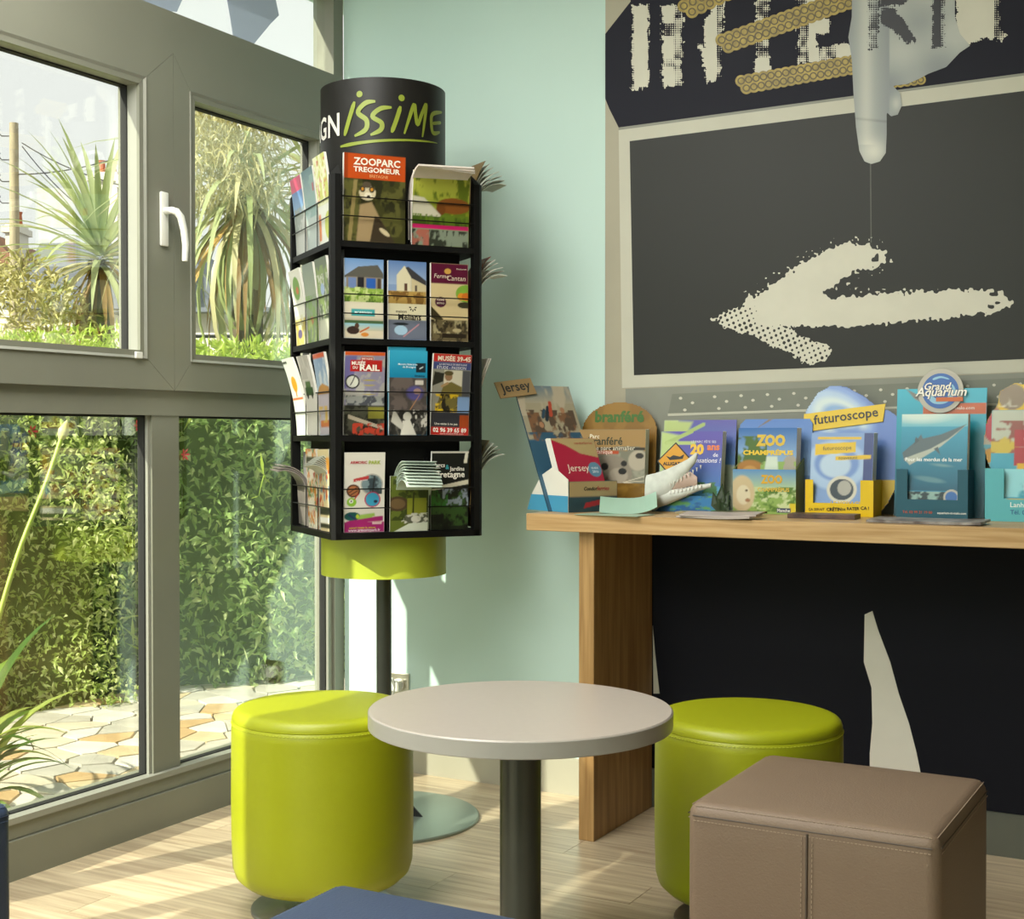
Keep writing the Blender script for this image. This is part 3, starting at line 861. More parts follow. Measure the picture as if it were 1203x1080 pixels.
for k in range(8):
    a = k * PI / 4
    mb.add([(.016 + .005 * math.cos(a - .25), -.0012, .088 + .005 * math.sin(a - .25)), (.016 + .011 * math.cos(a - .18), -.0012, .088 + .011 * math.sin(a - .18)), (.016 + .011 * math.cos(a + .18), -.0012, .088 + .011 * math.sin(a + .18)), (.016 + .005 * math.cos(a + .25), -.0012, .088 + .005 * math.sin(a + .25))], [(0, 1, 2, 3)])
obj('emblem', raw_mesh(mb, 'emblem'), ink('#3a352c'), o)
c = C('#cdb98a'); c.rect(0, .74, 1, 1, '#57132f').ell(.45, .9, .09, .07, '#c79a4a').ell(.95, .62, .28, .22, '#7da53a').ell(.82, .58, .1, .09, '#d98b2c').ell(.95, .58, .12, .1, '#c96c22').ell(.26, .5, .15, .13, '#4a1430').ell(.92, .47, .2, .08, '#3d3826').poly([(0, .3), (0, .45), (.34, .28), (.2, .25)], '#3b3420').rect(0, 0, 1, .27, '#6b5f42').noise(0, 0, 1, .27, '#3a3222', 8, 14, 16, .5).rect(.3, .04, .95, .1, '#2c241a').ell(.7, .14, .12, .05, '#b3a47c').noise(.05, .1, 1, .27, '#a59a74', 9, 12, 17, .62)
leaflet('burgundy-headed farm food leaflet with oranges', slot(0, 2, CX[2]), LW, LH, .009, c, [('Ferme', .28, .835, .4, '#d9c9b4', dict(bold=.0, shear=.2)), ('Cantan', .68, .815, .5, '#d9c9b4', dict(bold=.0, shear=.2)), ('FERME', .26, .53, .2, '#d9c9b4'), ('BISTRO', .26, .485, .2, '#d9c9b4'), ('Restaurant', .82, .935, .26, '#d9c9b4', dict(bold=.0))], .003, 'leaflets on the rack front')

# third row, front face
c = C('#a9a6a0'); c.noise(0, .35, 1, 1, '#8f8aa0', 5, 8, 21, .5).rect(0, .955, 1, 1, '#cf5a22').poly([(0, .55), (0, .95), (.3, .95), (.2, .6)], '#6c6698', 3).rect(.14, .765, .93, .9, '#b8231f').rect(.4, .9, .7, .935, '#b8231f').ell(.2, .64, .18, .165, '#26262c').ell(.2, .64, .145, .13, '#cfd0c4').line(.2, .64, .25, .7, .012, '#20202a').line(.2, .64, .15, .6, .012, '#20202a').ell(.62, .66, .16, .015, '#b5a83a').ell(.62, .6, .14, .015, '#b5a83a').ell(.62, .49, .14, .012, '#b5a83a')
c.rect(.05, .36, 1, .47, '#9a9c98').noise(.05, .36, 1, .48, '#4d5058', 8, 14, 22, .55).rect(0, 0, 1, .36, '#4a4b3d').noise(0, 0, 1, .36, '#23231d', 6, 14, 23, .5).rect(.6, .2, 1, .34, '#7f7c32').poly([(.1, .2), (1, .06), (1, .1), (.1, .25)], '#b5a995').noise(.2, 0, 1, .14, '#b8402c', 14, 18, 24, .5)
leaflet('railway museum leaflet with a pressure gauge and red title plate', slot(0, 1, CX[0], .034, 3), LW + .003, .222, .01, c, [('MUSÉE', .34, .868, .34, '#f4eee2', dict(bold=.03)), ('DU', .26, .81, .12, '#f4eee2', dict(bold=.03)), ('RAIL', .62, .81, .5, '#f4eee2', dict(bold=.04, h=.15)), ('BRETAGNE', .55, .916, .26, '#f4eee2')], .010, 'leaflets on the rack front')
c = C('#1f93ba'); c.grad(.68, 1, '#1581a8', '#39a9cc').rect(.7, .745, .96, .855, '#1e2a30').line(.8, .79, .88, .81, .012, '#c8d4d6').rect(0, 0, 1, .68, '#4a4440').noise(0, .3, 1, .68, '#655a55', 4, 8, 25, .5).ell(.68, .5, .22, .16, '#55508c', 0, 6).ell(.74, .52, .1, .07, '#a5857a').rect(.68, .6, .9, .65, '#c9c3b8').line(.55, .3, .8, .48, .008, '#b8845a').rect(0, 0, 1, .3, '#2a2926').noise(0, 0, 1, .3, '#55524c', 9, 14, 26, .6).ell(.48, .22, .11, .1, '#c9c5ba').poly([(.3, 0), (.36, .17), (.55, .18), (.72, 0)], '#d4d0c4').poly([(.05, .16), (.12, .3), (.2, .26), (.38, .12), (.34, .06)], '#bdb9ae').noise(.62, .1, 1, .3, '#c2beb4', 14, 14, 27, .62)
tx = [('Manoirs littéraires', .48, .84, .5, '#dfeef2', dict(bold=.01)), ('de Bretagne', .52, .805, .34, '#dfeef2', dict(bold=.01)), ('Dimanches', .8, .705, .26, '#20201c')]
leaflet('teal-topped leaflet with a black-and-white dancer photograph', slot(0, 1, CX[1], .028, 3), LW, .228, .004, c, tx, .004, 'leaflets on the rack front')
c2 = C('#1f93ba'); c2.grad(.5, 1, '#1581a8', '#39a9cc')
leaflet('plain teal leaflet standing behind the dancer leaflet', slot(0, 1, CX[1] - .002, .034, 3), LW, .238, .004, c2, [], .004, 'leaflets on the rack front')
c = C('#b9b09a'); c.rect(0, .9, 1, 1, '#b5261f').rect(0, .81, 1, .9, '#3d4677').rect(0, 0, 1, .81, '#8c8a7c').poly([(.0, .6), (.05, .78), (.3, .76), (.28, .66)], '#2a2a20').rect(.3, .5, .85, .8, '#c9c2ac').rect(.78, .45, 1, .8, '#4d4e52').ell(.42, .72, .1, .1, '#8f6e50').ell(.42, .765, .12, .06, '#54492a').poly([(.1, .3), (.3, .62), (.5, .66), (.78, .6), (.8, .3)], '#6f6434').line(.25, .6, .4, .64, .03, '#a3835c').noise(.1, .28, .7, .5, '#d8b422', 10, 16, 31, .58).noise(.1, .28, .7, .5, '#26221a', 9, 14, 32, .62).rect(.68, .28, 1, .48, '#7f9cc4').rect(0, .1, 1, .28, '#35353a').rect(.75, .1, 1, .25, '#a8481f').rect(0, 0, 1, .1, '#c42b22')
leaflet('red and blue war museum leaflet with a soldier and phone number', slot(0, 1, CX[2], .034, 3, .001, 1.5), LW + .003, .222, .01, c, [('MUSÉE 39-45', .54, .95, .86, '#e9dcc8', dict(bold=.03)), ('LA BATAILLE DE BRETAGNE', .52, .872, .72, '#d8d6dc', dict(bold=.01)), ('ÉTUDE - PASSION', .48, .836, .76, '#d8d6dc', dict(bold=.01)), ('Une visite à ne pas', .4, .135, .6, '#e9e2d2', dict(bold=.01)), ('02 96 39 65 89', .5, .062, .88, '#f6efe4', dict(bold=.03)), ('www.musee3945.com', .55, .02, .62, '#f0c4bc', dict(bold=.005))], .010, 'leaflets on the rack front')

# bottom row, front face
c = C('#e2ddd2'); c.ell(.68, .6, .28, .26, '#b8b3aa').ell(.68, .6, .25, .23, '#7d9196').noise(.44, .48, .93, .72, '#3d4a50', 6, 10, 33, .55).line(.7, .48, .74, .7, .02, '#2b2f30').poly([(.22, .63), (.6, .67), (.6, .71), (.22, .67)], '#c03a3c').ell(.22, .52, .17, .16, '#5a3524').ell(.22, .52, .13, .12, '#b8764c').line(.12, .5, .3, .56, .012, '#5a3524').line(.16, .47, .32, .52, .012, '#5a3524').ell(.7, .41, .2, .19, '#b8385c').ell(.7, .41, .17, .165, '#3d9cc0').ell(.78, .385, .05, .035, '#2c2a44').ell(.18, .38, .12, .11, '#8fbf3a').ell(.17, .39, .05, .05, '#f0efe6').ell(.17, .39, .02, .022, '#202020').line(.26, .42, .34, .48, .014, '#c43c34').ell(.2, .2, .2, .11, '#1f5c58').line(.12, .22, .34, .14, .02, '#2d2f60').ell(.33, .2, .04, .05, '#c0d23c').poly([(.3, .13), (.4, .22), (.75, .24), (.8, .14)], '#9fbf5a', 3).rect(0, 0, 1, .13, '#a3246c').rect(.7, .1, .94, .2, '#d9b9b8').rect(.74, .12, .9, .18, '#c99a9c').poly([(.05, 0), (.05, .14), (.9, .2), (.97, .2), (.97, .14), (.6, .13)], '#a3246c', 2)
leaflet('white adventure park leaflet with cartoon discs and a purple foot', slot(0, 0, CX[0], .034, 2), LW + .003, .214, .008, c, [('ARMORIC', .34, .875, .42, '#b82c3c', dict(bold=.03)), ('PARK', .74, .875, .3, '#a5b82c', dict(bold=.03)), ('Parc de loisirs', .42, .652, .3, '#f0dcd8', dict(bold=.005, rot=.1)), ('ouvert toute la saison', .45, .06, .66, '#d9c23c', dict(bold=.01)), ('www.armoricpark.fr', .5, .022, .8, '#eee0e4', dict(bold=.01))], .006, 'leaflets on the rack front')
c = C('#5e6a28'); c.noise(0, .2, 1, 1, '#39441a', 6, 9, 35, .5).ell(.2, .5, .28, .26, '#4a3a28').ell(.2, .5, .2, .18, '#6b5638').rect(.45, .3, .95, .6, '#8a8f2e').line(.6, .3, .62, .7, .02, '#2d3016').rect(.4, .15, 1, .3, '#5a5c4c').ell(.68, .22, .13, .12, '#d3d0c4').noise(.3, .14, 1, .33, '#c9c8bc', 12, 18, 36, .6).poly([(.1, .0), (.5, .14), (1, .16), (1, 0)], '#cfd4c4')
leaflet('garden leaflet with a white blossom below the fanned teal sheets', slot(0, 0, CX[1], .022, 1), LW, .15, .003, c, [], 0, 'leaflets on the rack front')
m_teal = M('pale_teal_paper', '#bccabd', 0.55, var=0.05, scale=30)
for i in range(9):
    me = curl_mesh(.1, .21, .0016, .085, R(76 + 7.5 * i), name='leaflet'); me.materials.append(m_teal)
    o = obj('leaflet', me); o.matrix_world = slot(0, 0, CX[1] + .001 * (i % 3) + .008, .026 + .0026 * (9 - i), 0, .004 + .0015 * (9 - i), (i % 4) * .6 + 1)
    tag(o, 'pale teal leaflet bent forward over the wire in bottom rack row', 'leaflet', 'fanned pale teal leaflets')
c = C('#191b18'); c.rect(0, .975, 1, 1, '#cfcabc').poly([(.86, .85), (.9, .98), (.98, .98), (.95, .85)], '#d8d2c0').poly([(0, .5), (0, .54), (1, .64), (1, .58)], '#cfc9b4').rect(0, 0, 1, .5, '#20261a').noise(0, .05, 1, .5, '#3c5a2a', 6, 9, 38, .52).noise(.3, .3, 1, .52, '#8d97a4', 9, 14, 39, .58).noise(0, .3, .45, .5, '#3f7a34', 6, 8, 40, .5).noise(0, 0, 1, .2, '#121610', 5, 6, 41, .45)
leaflet('black parks and gardens leaflet with white lettering', slot(0, 0, CX[2], .034, 2), LW, .216, .008, c, [('Parcs', .2, .825, .3, '#efeade', dict(bold=.015)), ('&', .42, .8, .1, '#3c9ca4', dict(bold=.02)), ('Jardins', .68, .77, .4, '#efeade', dict(bold=.015)), ('Bretagne', .5, .695, .78, '#efeade', dict(bold=.02))], .004, 'leaflets on the rack front')

# left face, towards the window
def quick(bg, ops, W=LW, H=LH):
    c = Cv(W, H, bg, 36)
    for o_ in ops: getattr(c, o_[0])(*o_[1:])
    return c
left = [
 (3, 0, 'pink-headed coast leaflet on the window side of the rack, top row', quick('#5c86b4', [('rect', 0, .82, 1, 1, '#c22a56'), ('grad', .5, .82, '#7fa3c4', '#3f6fa8'), ('rect', 0, 0, 1, .5, '#b9bcb4'), ('noise', 0, .3, 1, .6, '#8d968c', 5, 8, 50, .5)]), [], .012, .22),
 (3, 1, 'blue-green mountain leaflet on the window side of the rack, top row', quick('#5d8288', [('grad', .4, 1, '#9fb4b0', '#3f6a70'), ('noise', 0, .4, 1, .9, '#7a9a94', 4, 8, 51, .5), ('rect', 0, 0, 1, .4, '#a6b2ac'), ('rect', .8, .7, .92, .8, '#a8343c')]), [], .012, .222),
 (3, 2, 'yellow-green map leaflet with red dots on the window side, top row', quick('#c8cc5a', [('noise', 0, .45, 1, 1, '#e6e6c0', 5, 9, 52, .5), ('noise', 0, .5, 1, .95, '#c04a2c', 10, 16, 53, .74), ('rect', 0, 0, 1, .45, '#d6d8cc'), ('rect', 0, .05, .2, .35, '#d07a3c'), ('ell', .8, .2, .3, .3, '#b9c23c')]), [], .014, .236),
 (2, 0, 'white leaflet with green salad pictures on the rack window side', quick('#e4e2d6', [('ell', .5, .75, .32, .3, '#6b9a34'), ('ell', .55, .72, .12, .1, '#c4602c'), ('rect', 0, 0, 1, .35, '#c9b45c'), ('noise', 0, 0, 1, .4, '#d8d4b4', 6, 8, 54, .5), ('ell', .4, .15, .2, .12, '#5a4a7c')]), [], .016, .215),
 (2, 1, 'grey-green nature leaflet on the rack window side, second row', quick('#7d8a72', [('grad', .6, 1, '#8a957c', '#6f7c70'), ('noise', 0, 0, 1, .6, '#6d8f3c', 6, 10, 55, .5), ('ell', .45, .28, .16, .1, '#b8502c'), ('noise', 0, 0, 1, .3, '#a8b86a', 7, 9, 56, .55)]), [], .012, .218),
 (2, 2, 'dark meadow leaflet with pale daisies on the rack window side', quick('#4d5a3c', [('noise', 0, 0, 1, .9, '#6d8434', 6, 10, 57, .5), ('noise', 0, .2, 1, .8, '#b4b8a4', 10, 16, 58, .66), ('ell', .45, .62, .16, .14, '#8aa0c4'), ('rect', 0, 0, 1, .25, '#b7b9a4')]), [], .010, .22),
 (1, 0, 'white leaflet with an orange tree leaning out of the rack window side', quick('#dfe6dc', [('ell', .48, .66, .24, .2, '#e0a02c'), ('rect', .42, .5, .52, .6, '#c8862c'), ('rect', 0, .46, 1, .49, '#d0703c'), ('rect', .0, .93, .4, .96, '#2f3a30')]), [], .032, .222),
 (1, 1, 'pale leaflet with a small green car on the rack window side', quick('#d4d0c8', [('rect', .15, .5, .85, .6, '#3c5a34'), ('rect', .25, .6, .7, .68, '#5d7a4c'), ('ell', .3, .5, .08, .08, '#20221c'), ('ell', .7, .5, .08, .08, '#20221c'), ('noise', 0, .7, 1, 1, '#c0bcb4', 4, 4, 60, .5)]), [], .024, .222),
 (1, 2, 'seaside leaflet with an orange head on the rack window side', quick('#8fa6bc', [('rect', 0, .94, 1, 1, '#c8582c'), ('grad', .55, .94, '#9fb6c8', '#7a94b4'), ('noise', 0, .6, 1, .94, '#c4ccd0', 5, 6, 61, .6), ('poly', [(0, .5), (.2, .6), (.5, .63), (1, .58), (1, .5)], '#b8884c'), ('rect', 0, 0, 1, .5, '#b0a8b0'), ('rect', .1, .1, 1, .18, '#b8683c'), ('noise', 0, .15, 1, .35, '#c8a85c', 5, 8, 62, .6)]), [], .014, .222),
 (0, 1, 'white and orange listings magazine in the bottom row on the window side', quick('#dcd4c0', [('noise', 0, 0, 1, 1, '#c87a2c', 8, 12, 63, .62), ('noise', 0, 0, 1, 1, '#4a7a4c', 7, 12, 64, .7), ('rect', .05, .8, .95, .9, '#3c3a34'), ('noise', .5, 0, 1, .7, '#b03a34', 6, 10, 65, .7)]), [], .004, .222),
 (0, 2, 'colourful magazine with barred foot text in the bottom rack row', quick('#d8c69a', [('rect', 0, .75, 1, .9, '#d8962c'), ('noise', 0, .3, 1, .75, '#5c86a8', 7, 12, 66, .58), ('noise', 0, .3, 1, .75, '#c0502c', 8, 12, 67, .64), ('rect', 0, .2, 1, .28, '#2a2a28'), ('rect', 0, .1, 1, .17, '#e8e6dc'), ('rect', 0, .04, 1, .09, '#2a2a28')]), [], .004, .222),
]
for row, col, lb, c, tx, bend, H in left:
    leaflet(lb, slot(1, row, CX[col], .030, 2, .001, rnd.uniform(-1, 1)), LW, H, .007, c, tx, bend, 'leaflets on the rack window side')
for i in range(8):
    me = curl_mesh(.1, .2, .0016, .12, R(42 + 6 * i), name='leaflet'); me.materials.append(m_paper_grey)
    o = obj('leaflet', me); o.matrix_world = slot(1, 0, CX[2] - .012, .04 + .0024 * (8 - i), 0, .006 + .001 * (8 - i), -4)
    tag(o, 'grey sheet fanned forward above the magazines on the window side', 'leaflet', 'fanned grey sheets')
for i in range(3):
    me = curl_mesh(.095, .215, .003, .10, R(88 + 9 * i), name='magazine'); me.materials.append(M('mauve_grey_cover', '#77706c', 0.4, var=0.2, scale=20))
    o = obj('magazine', me); o.matrix_world = slot(1, 0, CX[0] - .004, .03 + .004 * (3 - i), 0, .004, 2)
    tag(o, 'grey magazine drooping out of the rack towards the window', 'magazine', 'drooping grey magazines')
# fans and leaflets peeping out of the far right face
def fan(row, x, n, a0, da, mat0, mat1, lb, grp, L=.25, st=.115, depth=.03):
    for i in range(n):
        me = curl_mesh(.1, L, .0016, st, R(a0 + da * i), name='leaflet'); me.materials.append(mat0 if i in (0,) else mat1)
        o = obj('leaflet', me); o.matrix_world = slot(3, row, x, depth - .008 + .0024 * (n - i), 0, .003 + .001 * (n - i), rnd.uniform(-2, 2))
        tag(o, lb, 'leaflet', grp)
m_brownp = M('brown_cover_paper', '#6f5a34', 0.5, var=0.1, scale=20)
m_rustp = M('rust_cover_paper', '#8d5340', 0.5, var=0.1, scale=20)
fan(3, CX[0] + .006, 7, 30, 12, m_brownp, m_paper_grey, 'fanned grey leaflet curling off the far side of top rack row', 'fan on the far rack side, top row')
fan(2, CX[0], 6, 46, 11, m_rustp, m_paper, 'fanned pale leaflet with rust cover on far side of second row', 'fan on the far rack side, second row', st=.12)
fan(0, CX[0], 5, 36, 12, m_brownp, m_paper_grey, 'fanned olive leaflet curling off the far side of bottom rack row', 'fan on the far rack side, bottom row', st=.12)
for i in range(2):
    leaflet('dark teal leaflet leaning out of the far rack side, third row', slot(3, 1, CX[0], .03 + .006 * i, -1, .001), LW, .22, .004, quick('#2f4f4c', [('noise', 0, 0, 1, 1, '#3d6660', 4, 8, 70, .5)]), [], .03, 'teal leaflets on the far rack side')
# back faces, seen mirrored in the window panes
pal = [('#d9d5c4', '#7d9a4a', '#b8643c'), ('#c8a23c', '#3c5a7c', '#e2ddcc'), ('#d6d8d0', '#5f7d52', '#a8343c'), ('#4f86a4', '#c9d2cc', '#d08a34'), ('#9fb45a', '#dcd8c4', '#7a3a2c'), ('#c4684a', '#e0d8c4', '#4a5a44')]
PN = ('cream and green', 'mustard and navy', 'pale grey and leaf green', 'sea blue', 'light green and brown', 'terracotta')
for face in (2, 3):
    for row in range(4):
        for col in range(3):
            if face == 3 and (col == 0 or row == 3): continue
            p = pal[(row * 3 + col + face) % 6]; sd = 100 + face * 20 + row * 3 + col
            leaflet('%s leaflet on the rack side facing the %s, %s row' % (PN[(row * 3 + col + face) % 6], 'room corner' if face == 2 else 'mint wall', ('bottom', 'third', 'second', 'top')[row]), slot(face, row, CX[col], .03, 3), LW, .212, .007,
                    quick(p[0], [('noise', 0, .3, 1, .85, p[1], 4, 7, sd, .5), ('rect', 0, .85, 1, 1, p[2]), ('noise', 0, 0, 1, .3, p[2], 6, 9, sd + 1, .6), ('rect', .1, .1, .9, .16, p[1])]), [], .008, 'leaflets on the corner side of the rack')
# ================================================================== printed mural on the back wall
m_mural = M('mural_night_blue', '#17181f', 0.6, var=0.04, scale=3, spec=0.15)
MUY = -0.004
x_left = on_y(711.5, 400, 0).x
mural = thing('wall_mural', 'printed wall mural of a blackboard, white arrow and stencil letters behind the desk', 'mural', (0, 0, 0))
obj('backing', MB().box(x_left, MUY, 0.113, 4.4, -0.0002, CEIL), m_mural, mural)
def wpt(px, py, L):
    p = on_y(px, py, MUY)
    return (p.x, MUY - 0.0006 * L, p.z)
def flat(name, pts, L, mat, zmax=CEIL, xmin=None):
    mb = MB()
    vs = [wpt(x, y, L) for x, y in pts]
    vs = [(max(v[0], x_left), v[1], min(v[2], CEIL)) for v in vs]
    mb.add(vs, [tuple(range(len(vs)))])
    n = len(vs)
    back = [(v[0], MUY, v[2]) for v in vs]
    mb.add(vs + back, [((i + 1) % n, i, n + i, n + (i + 1) % n) for i in range(n)])
    return obj(name, mb.mesh(name), mat, mural)
def field_mesh(name, x0, y0, x1, y1, step, fn, L, mat=None, colour=None, merge=True):
    xs = np.arange(x0, x1 + step, step); ys = np.arange(y0, y1 + step, step)
    X, Y = np.meshgrid(xs, ys)
    F = fn(X, Y)
    pos, fs, vid = [], [], {}
    def vert(px, py):
        k = (round(px, 3), round(py, 3))
        if k not in vid:
            vid[k] = len(pos); pos.append((px, py))
        return vid[k]
    ins = F > 0
    ny, nx = F.shape
    for j in range(ny - 1):
        run = None
        for i in range(nx - 1):
            c = (ins[j, i], ins[j, i + 1], ins[j + 1, i + 1], ins[j + 1, i])
            full = c[0] and c[1] and c[2] and c[3]
            if full and merge:
                if run is None: run = i
                continue
            if run is not None:
                fs.append([vert(xs[run], ys[j]), vert(xs[i], ys[j]), vert(xs[i], ys[j + 1]), vert(xs[run], ys[j + 1])]); run = None
            if not any(c): continue
            cs = ((i, j), (i + 1, j), (i + 1, j + 1), (i, j + 1))
            poly = []
            for q in range(4):
                a, b = cs[q], cs[(q + 1) % 4]
                fa, fb = F[a[1], a[0]], F[b[1], b[0]]
                if fa > 0: poly.append(vert(xs[a[0]], ys[a[1]]))
                if (fa > 0) != (fb > 0):
                    t = fa / (fa - fb)
                    poly.append(vert(xs[a[0]] + t * (xs[b[0]] - xs[a[0]]), ys[a[1]] + t * (ys[b[1]] - ys[a[1]])))
            p2 = [p for n_, p in enumerate(poly) if p != poly[n_ - 1]]
            if len(p2) >= 3: fs.append(p2)
        if run is not None:
            fs.append([vert(xs[run], ys[j]), vert(xs[nx - 1], ys[j]), vert(xs[nx - 1], ys[j + 1]), vert(xs[run], ys[j + 1])])
    me = bpy.data.meshes.new(name)
    vs = [wpt(a, b, L) for a, b in pos]
    vs = [(v[0], v[1], min(v[2], CEIL - 0.001)) for v in vs]
    me.from_pydata(vs, [], fs)
    if colour is not None:
        P = np.array(pos)
        c = colour(P[:, 0], P[:, 1])
        at = me.attributes.new('ink', 'FLOAT_COLOR', 'POINT')
        at.data.foreach_set('color', np.concatenate([np.clip(c, 0, 1), np.ones((len(c), 1))], 1).ravel())
        mat = m_print_matt
    return obj(name, me, mat, mural)
m_print_matt = attr_mat('matt_wall_print', 0.5)
def fnoise(X, Y, sc, seed):
    w, h = X.shape[1], X.shape[0]
    return vnoise(w, h, max(2, (X.max() - X.min()) / sc), max(2, (Y.max() - Y.min()) / sc), seed) - 0.5

m_beige = M('mural_beige', '#aaa48f', 0.5, var=0.05, scale=4)
m_cream = M('mural_cream', '#c4c2b1', 0.5, var=0.04, scale=5)
m_label = M('mural_ink_blue', '#1f1f2b', 0.6, var=0.05, scale=4, spec=0.2)
m_board = M('mural_blackboard', '#2f302d', 0.5, var=0.08, scale=1.5, spec=0.3)
m_grey = M('mural_grey', '#8d8f83', 0.5, var=0.06, scale=6)
m_grey2 = M('mural_plate_grey', '#7d8074', 0.5, var=0.08, scale=8)
m_chalk = M('mural_chalk_white', '#d2cfbf', 0.55, var=0.03, scale=15)
flat('printed_surround', [(711, -120), (2200, -120), (2200, 640), (711, 600)], 1, m_beige)
flat('printed_label', [(711, 40), (741, 2), (741, -120), (2200, -120), (2200, -52), (1203, 86), (1001, 113), (727, 150), (716, 128), (711, 116)], 2, m_label)
flat('printed_frame', [(727, 152), (1001, 115), (1203, 88), (2200, -50), (2200, 400), (1203, 437), (731, 456)], 2, m_cream)
flat('printed_frame_edge', [(727, 150), (1001, 113), (1203, 86), (2200, -52), (2200, -49), (1203, 89), (1001, 116), (727, 153)], 3, m_grey)
flat('printed_blackboard', [(740, 166), (1203, 107), (2200, -21), (2200, 382), (1203, 422), (745, 441)], 3, m_board)
flat('printed_wall_grey', [(735, 457), (1203, 438), (2200, 401), (2200, 640), (735, 601)], 2, m_grey)
flat('printed_plate', [(790, 463), (1203, 444), (2200, 400.5), (2200, 444), (1203, 474), (785, 487)], 3, m_grey2)
flat('printed_plate_edge', [(785, 486), (1203, 473), (2200, 443), (2200, 445), (1203, 475.5), (785, 489)], 4, m_cream)
def studs(X, Y):
    F = np.full(X.shape, -9.0)
    for r_, (o, dy) in enumerate(((0, 5), (14, 11), (5, 19))):
        for k in range(17):
            x = 800 + o + k * 33 + (k * 7 % 9); y = 463 - (x - 800) * 0.042 + dy
            F = np.maximum(F, 1.7 - np.hypot((X - x) / 1.25, Y - y))
    return F
field_mesh('printed_studs', 780, 430, 1360, 492, 1.0, studs, 5, m_chalk)
# string hanging from the printed finger
flat('printed_string', [(1022.2, 190), (1023.6, 190), (1024.2, 285), (1023.0, 285)], 4, M('mural_string', '#56574f', .5))
ARROW = [(836, 375), (884, 351), (934, 317), (967, 297), (992, 288), (1026, 291), (1044, 302), (1034, 311), (1001, 319), (980, 334), (960, 347), (984, 352), (1059, 344), (1120, 343), (1156, 341), (1181, 344), (1185, 357), (1160, 367), (1118, 373), (1059, 378), (992, 384), (917, 383), (951, 397), (978, 411), (968, 422), (951, 427), (921, 411), (888, 397), (855, 385)]
def arrow(X, Y):
    F = sdf_poly(X, Y, ARROW)
    hat = np.sin((X * 0.93 + Y * 0.37) * 2 * PI / 8.0) * np.sin((Y * 0.93 - X * 0.37) * 2 * PI / 9.0)
    edge = fnoise(X, Y, 4, 5) * 5 + fnoise(X, Y, 9, 6) * 5 + hat * 1.6
    F = F + edge + 0.8
    # stippled lower barb and tip
    w = np.clip((X * 0 + 905 - X) / 30, 0, 1) * np.clip((Y - 352) / 8, 0, 1) + np.clip((Y - 380) / 6, 0, 1) * np.clip((990 - X) / 10, 0, 1)
    F = np.minimum(F, 3.2 - np.clip(w, 0, 1) * (0.6 + 3.4 * np.maximum(hat, 0) * 1.7 + fnoise(X, Y, 5, 8) * 4))
    # flecks at the two blunt ends
    fl = fnoise(X, Y, 5, 11) * 9 - 1.6
    e1 = np.clip(1 - np.hypot((X - 1030) / 24, (Y - 300) / 22), 0, 1) + np.clip(1 - np.hypot((X - 1170) / 26, (Y - 352) / 24), 0, 1)
    F = np.where(e1 > 0.15, np.minimum(F + 2, 3) + fl * np.clip(e1 * 2.0, 0, 1), F)
    e2 = np.clip(1 - np.abs(sdf_poly(X, Y, ARROW) + 6) / 6, 0, 1)
    F = np.maximum(F, np.where((e2 > 0) & (Y < 350) & (X < 1060), fnoise(X * 1, Y, 3.2, 15) * 9 - 3.1, -9))
    return F
field_mesh('printed_arrow', 826, 276, 1194, 434, 1.0, arrow, 4, m_chalk)
# stencil letters
def letter(polys, seed, hatch=None):
    def fn(X, Y):
        F = np.full(X.shape, -99.0)
        for p in polys: F = np.maximum(F, sdf_poly(X, Y, p))
        hx = np.sin((X + Y) * 2 * PI / 5.2) * np.sin((X - Y) * 2 * PI / 5.2)
        F = F + fnoise(X, Y, 3, seed) * 5 + hx * 1.6
        if hatch:
            w = np.zeros(X.shape)
            for a, b, c_, d in hatch:
                w = np.maximum(w, np.clip((X - a) / 3, 0, 1) * np.clip((c_ - X) / 3, 0, 1) * np.clip((Y - b) / 3, 0, 1) * np.clip((d - Y) / 3, 0, 1))
            F = np.minimum(F, 3 - w * (3.0 + 3.4 * hx + fnoise(X, Y, 6, seed + 1) * 4))
        return F
    return fn
for k, (polys, hatch) in enumerate((
    ([[(742, 6), (762, 6), (762, 103), (742, 106)]], [(735, 0, 747, 110)]),
    ([[(778, 6), (803, 6), (802, 101), (779, 103)]], [(790, 0, 806, 105), (776, 25, 806, 45), (776, 68, 806, 80)]),
    ([[(840, 4), (852, -20), (848, 92), (832, 97), (821, 52), (828, 56), (827, 28)]], [(840, 0, 852, 100)]),
    ([[(887, -60), (905, -60), (905, 86), (888, 87)]], [(880, -60, 910, 70)]),
    ([[(937, -60), (1001, -60), (1001, -45), (960, -40), (960, 20), (974, 22), (974, 38), (960, 40), (960, 55), (1003, 51), (1003, 71), (937, 76)]], [(934, -60, 952, 80), (960, 50, 985, 76)]),
    ([[(1122, -40), (1177, -40), (1175, 28), (1183, 40), (1177, 49), (1160, 44), (1137, 54), (1124, 46)]], [(1166, -40, 1186, 50)]))):
    xs = [p[0] for q in polys for p in q]; ys = [p[1] for q in polys for p in q]
    field_mesh('printed_letter', min(xs) - 5, max(min(ys), -45) - 5, max(xs) + 5, max(ys) + 5, 1.0, letter(polys, 30 + k, hatch), 4, m_chalk)
m_gold = M('mural_gold', '#a38c2e', 0.45, var=0.3, scale=60)
m_goldd = M('mural_gold_shade', '#5f5220', 0.5, var=0.1)
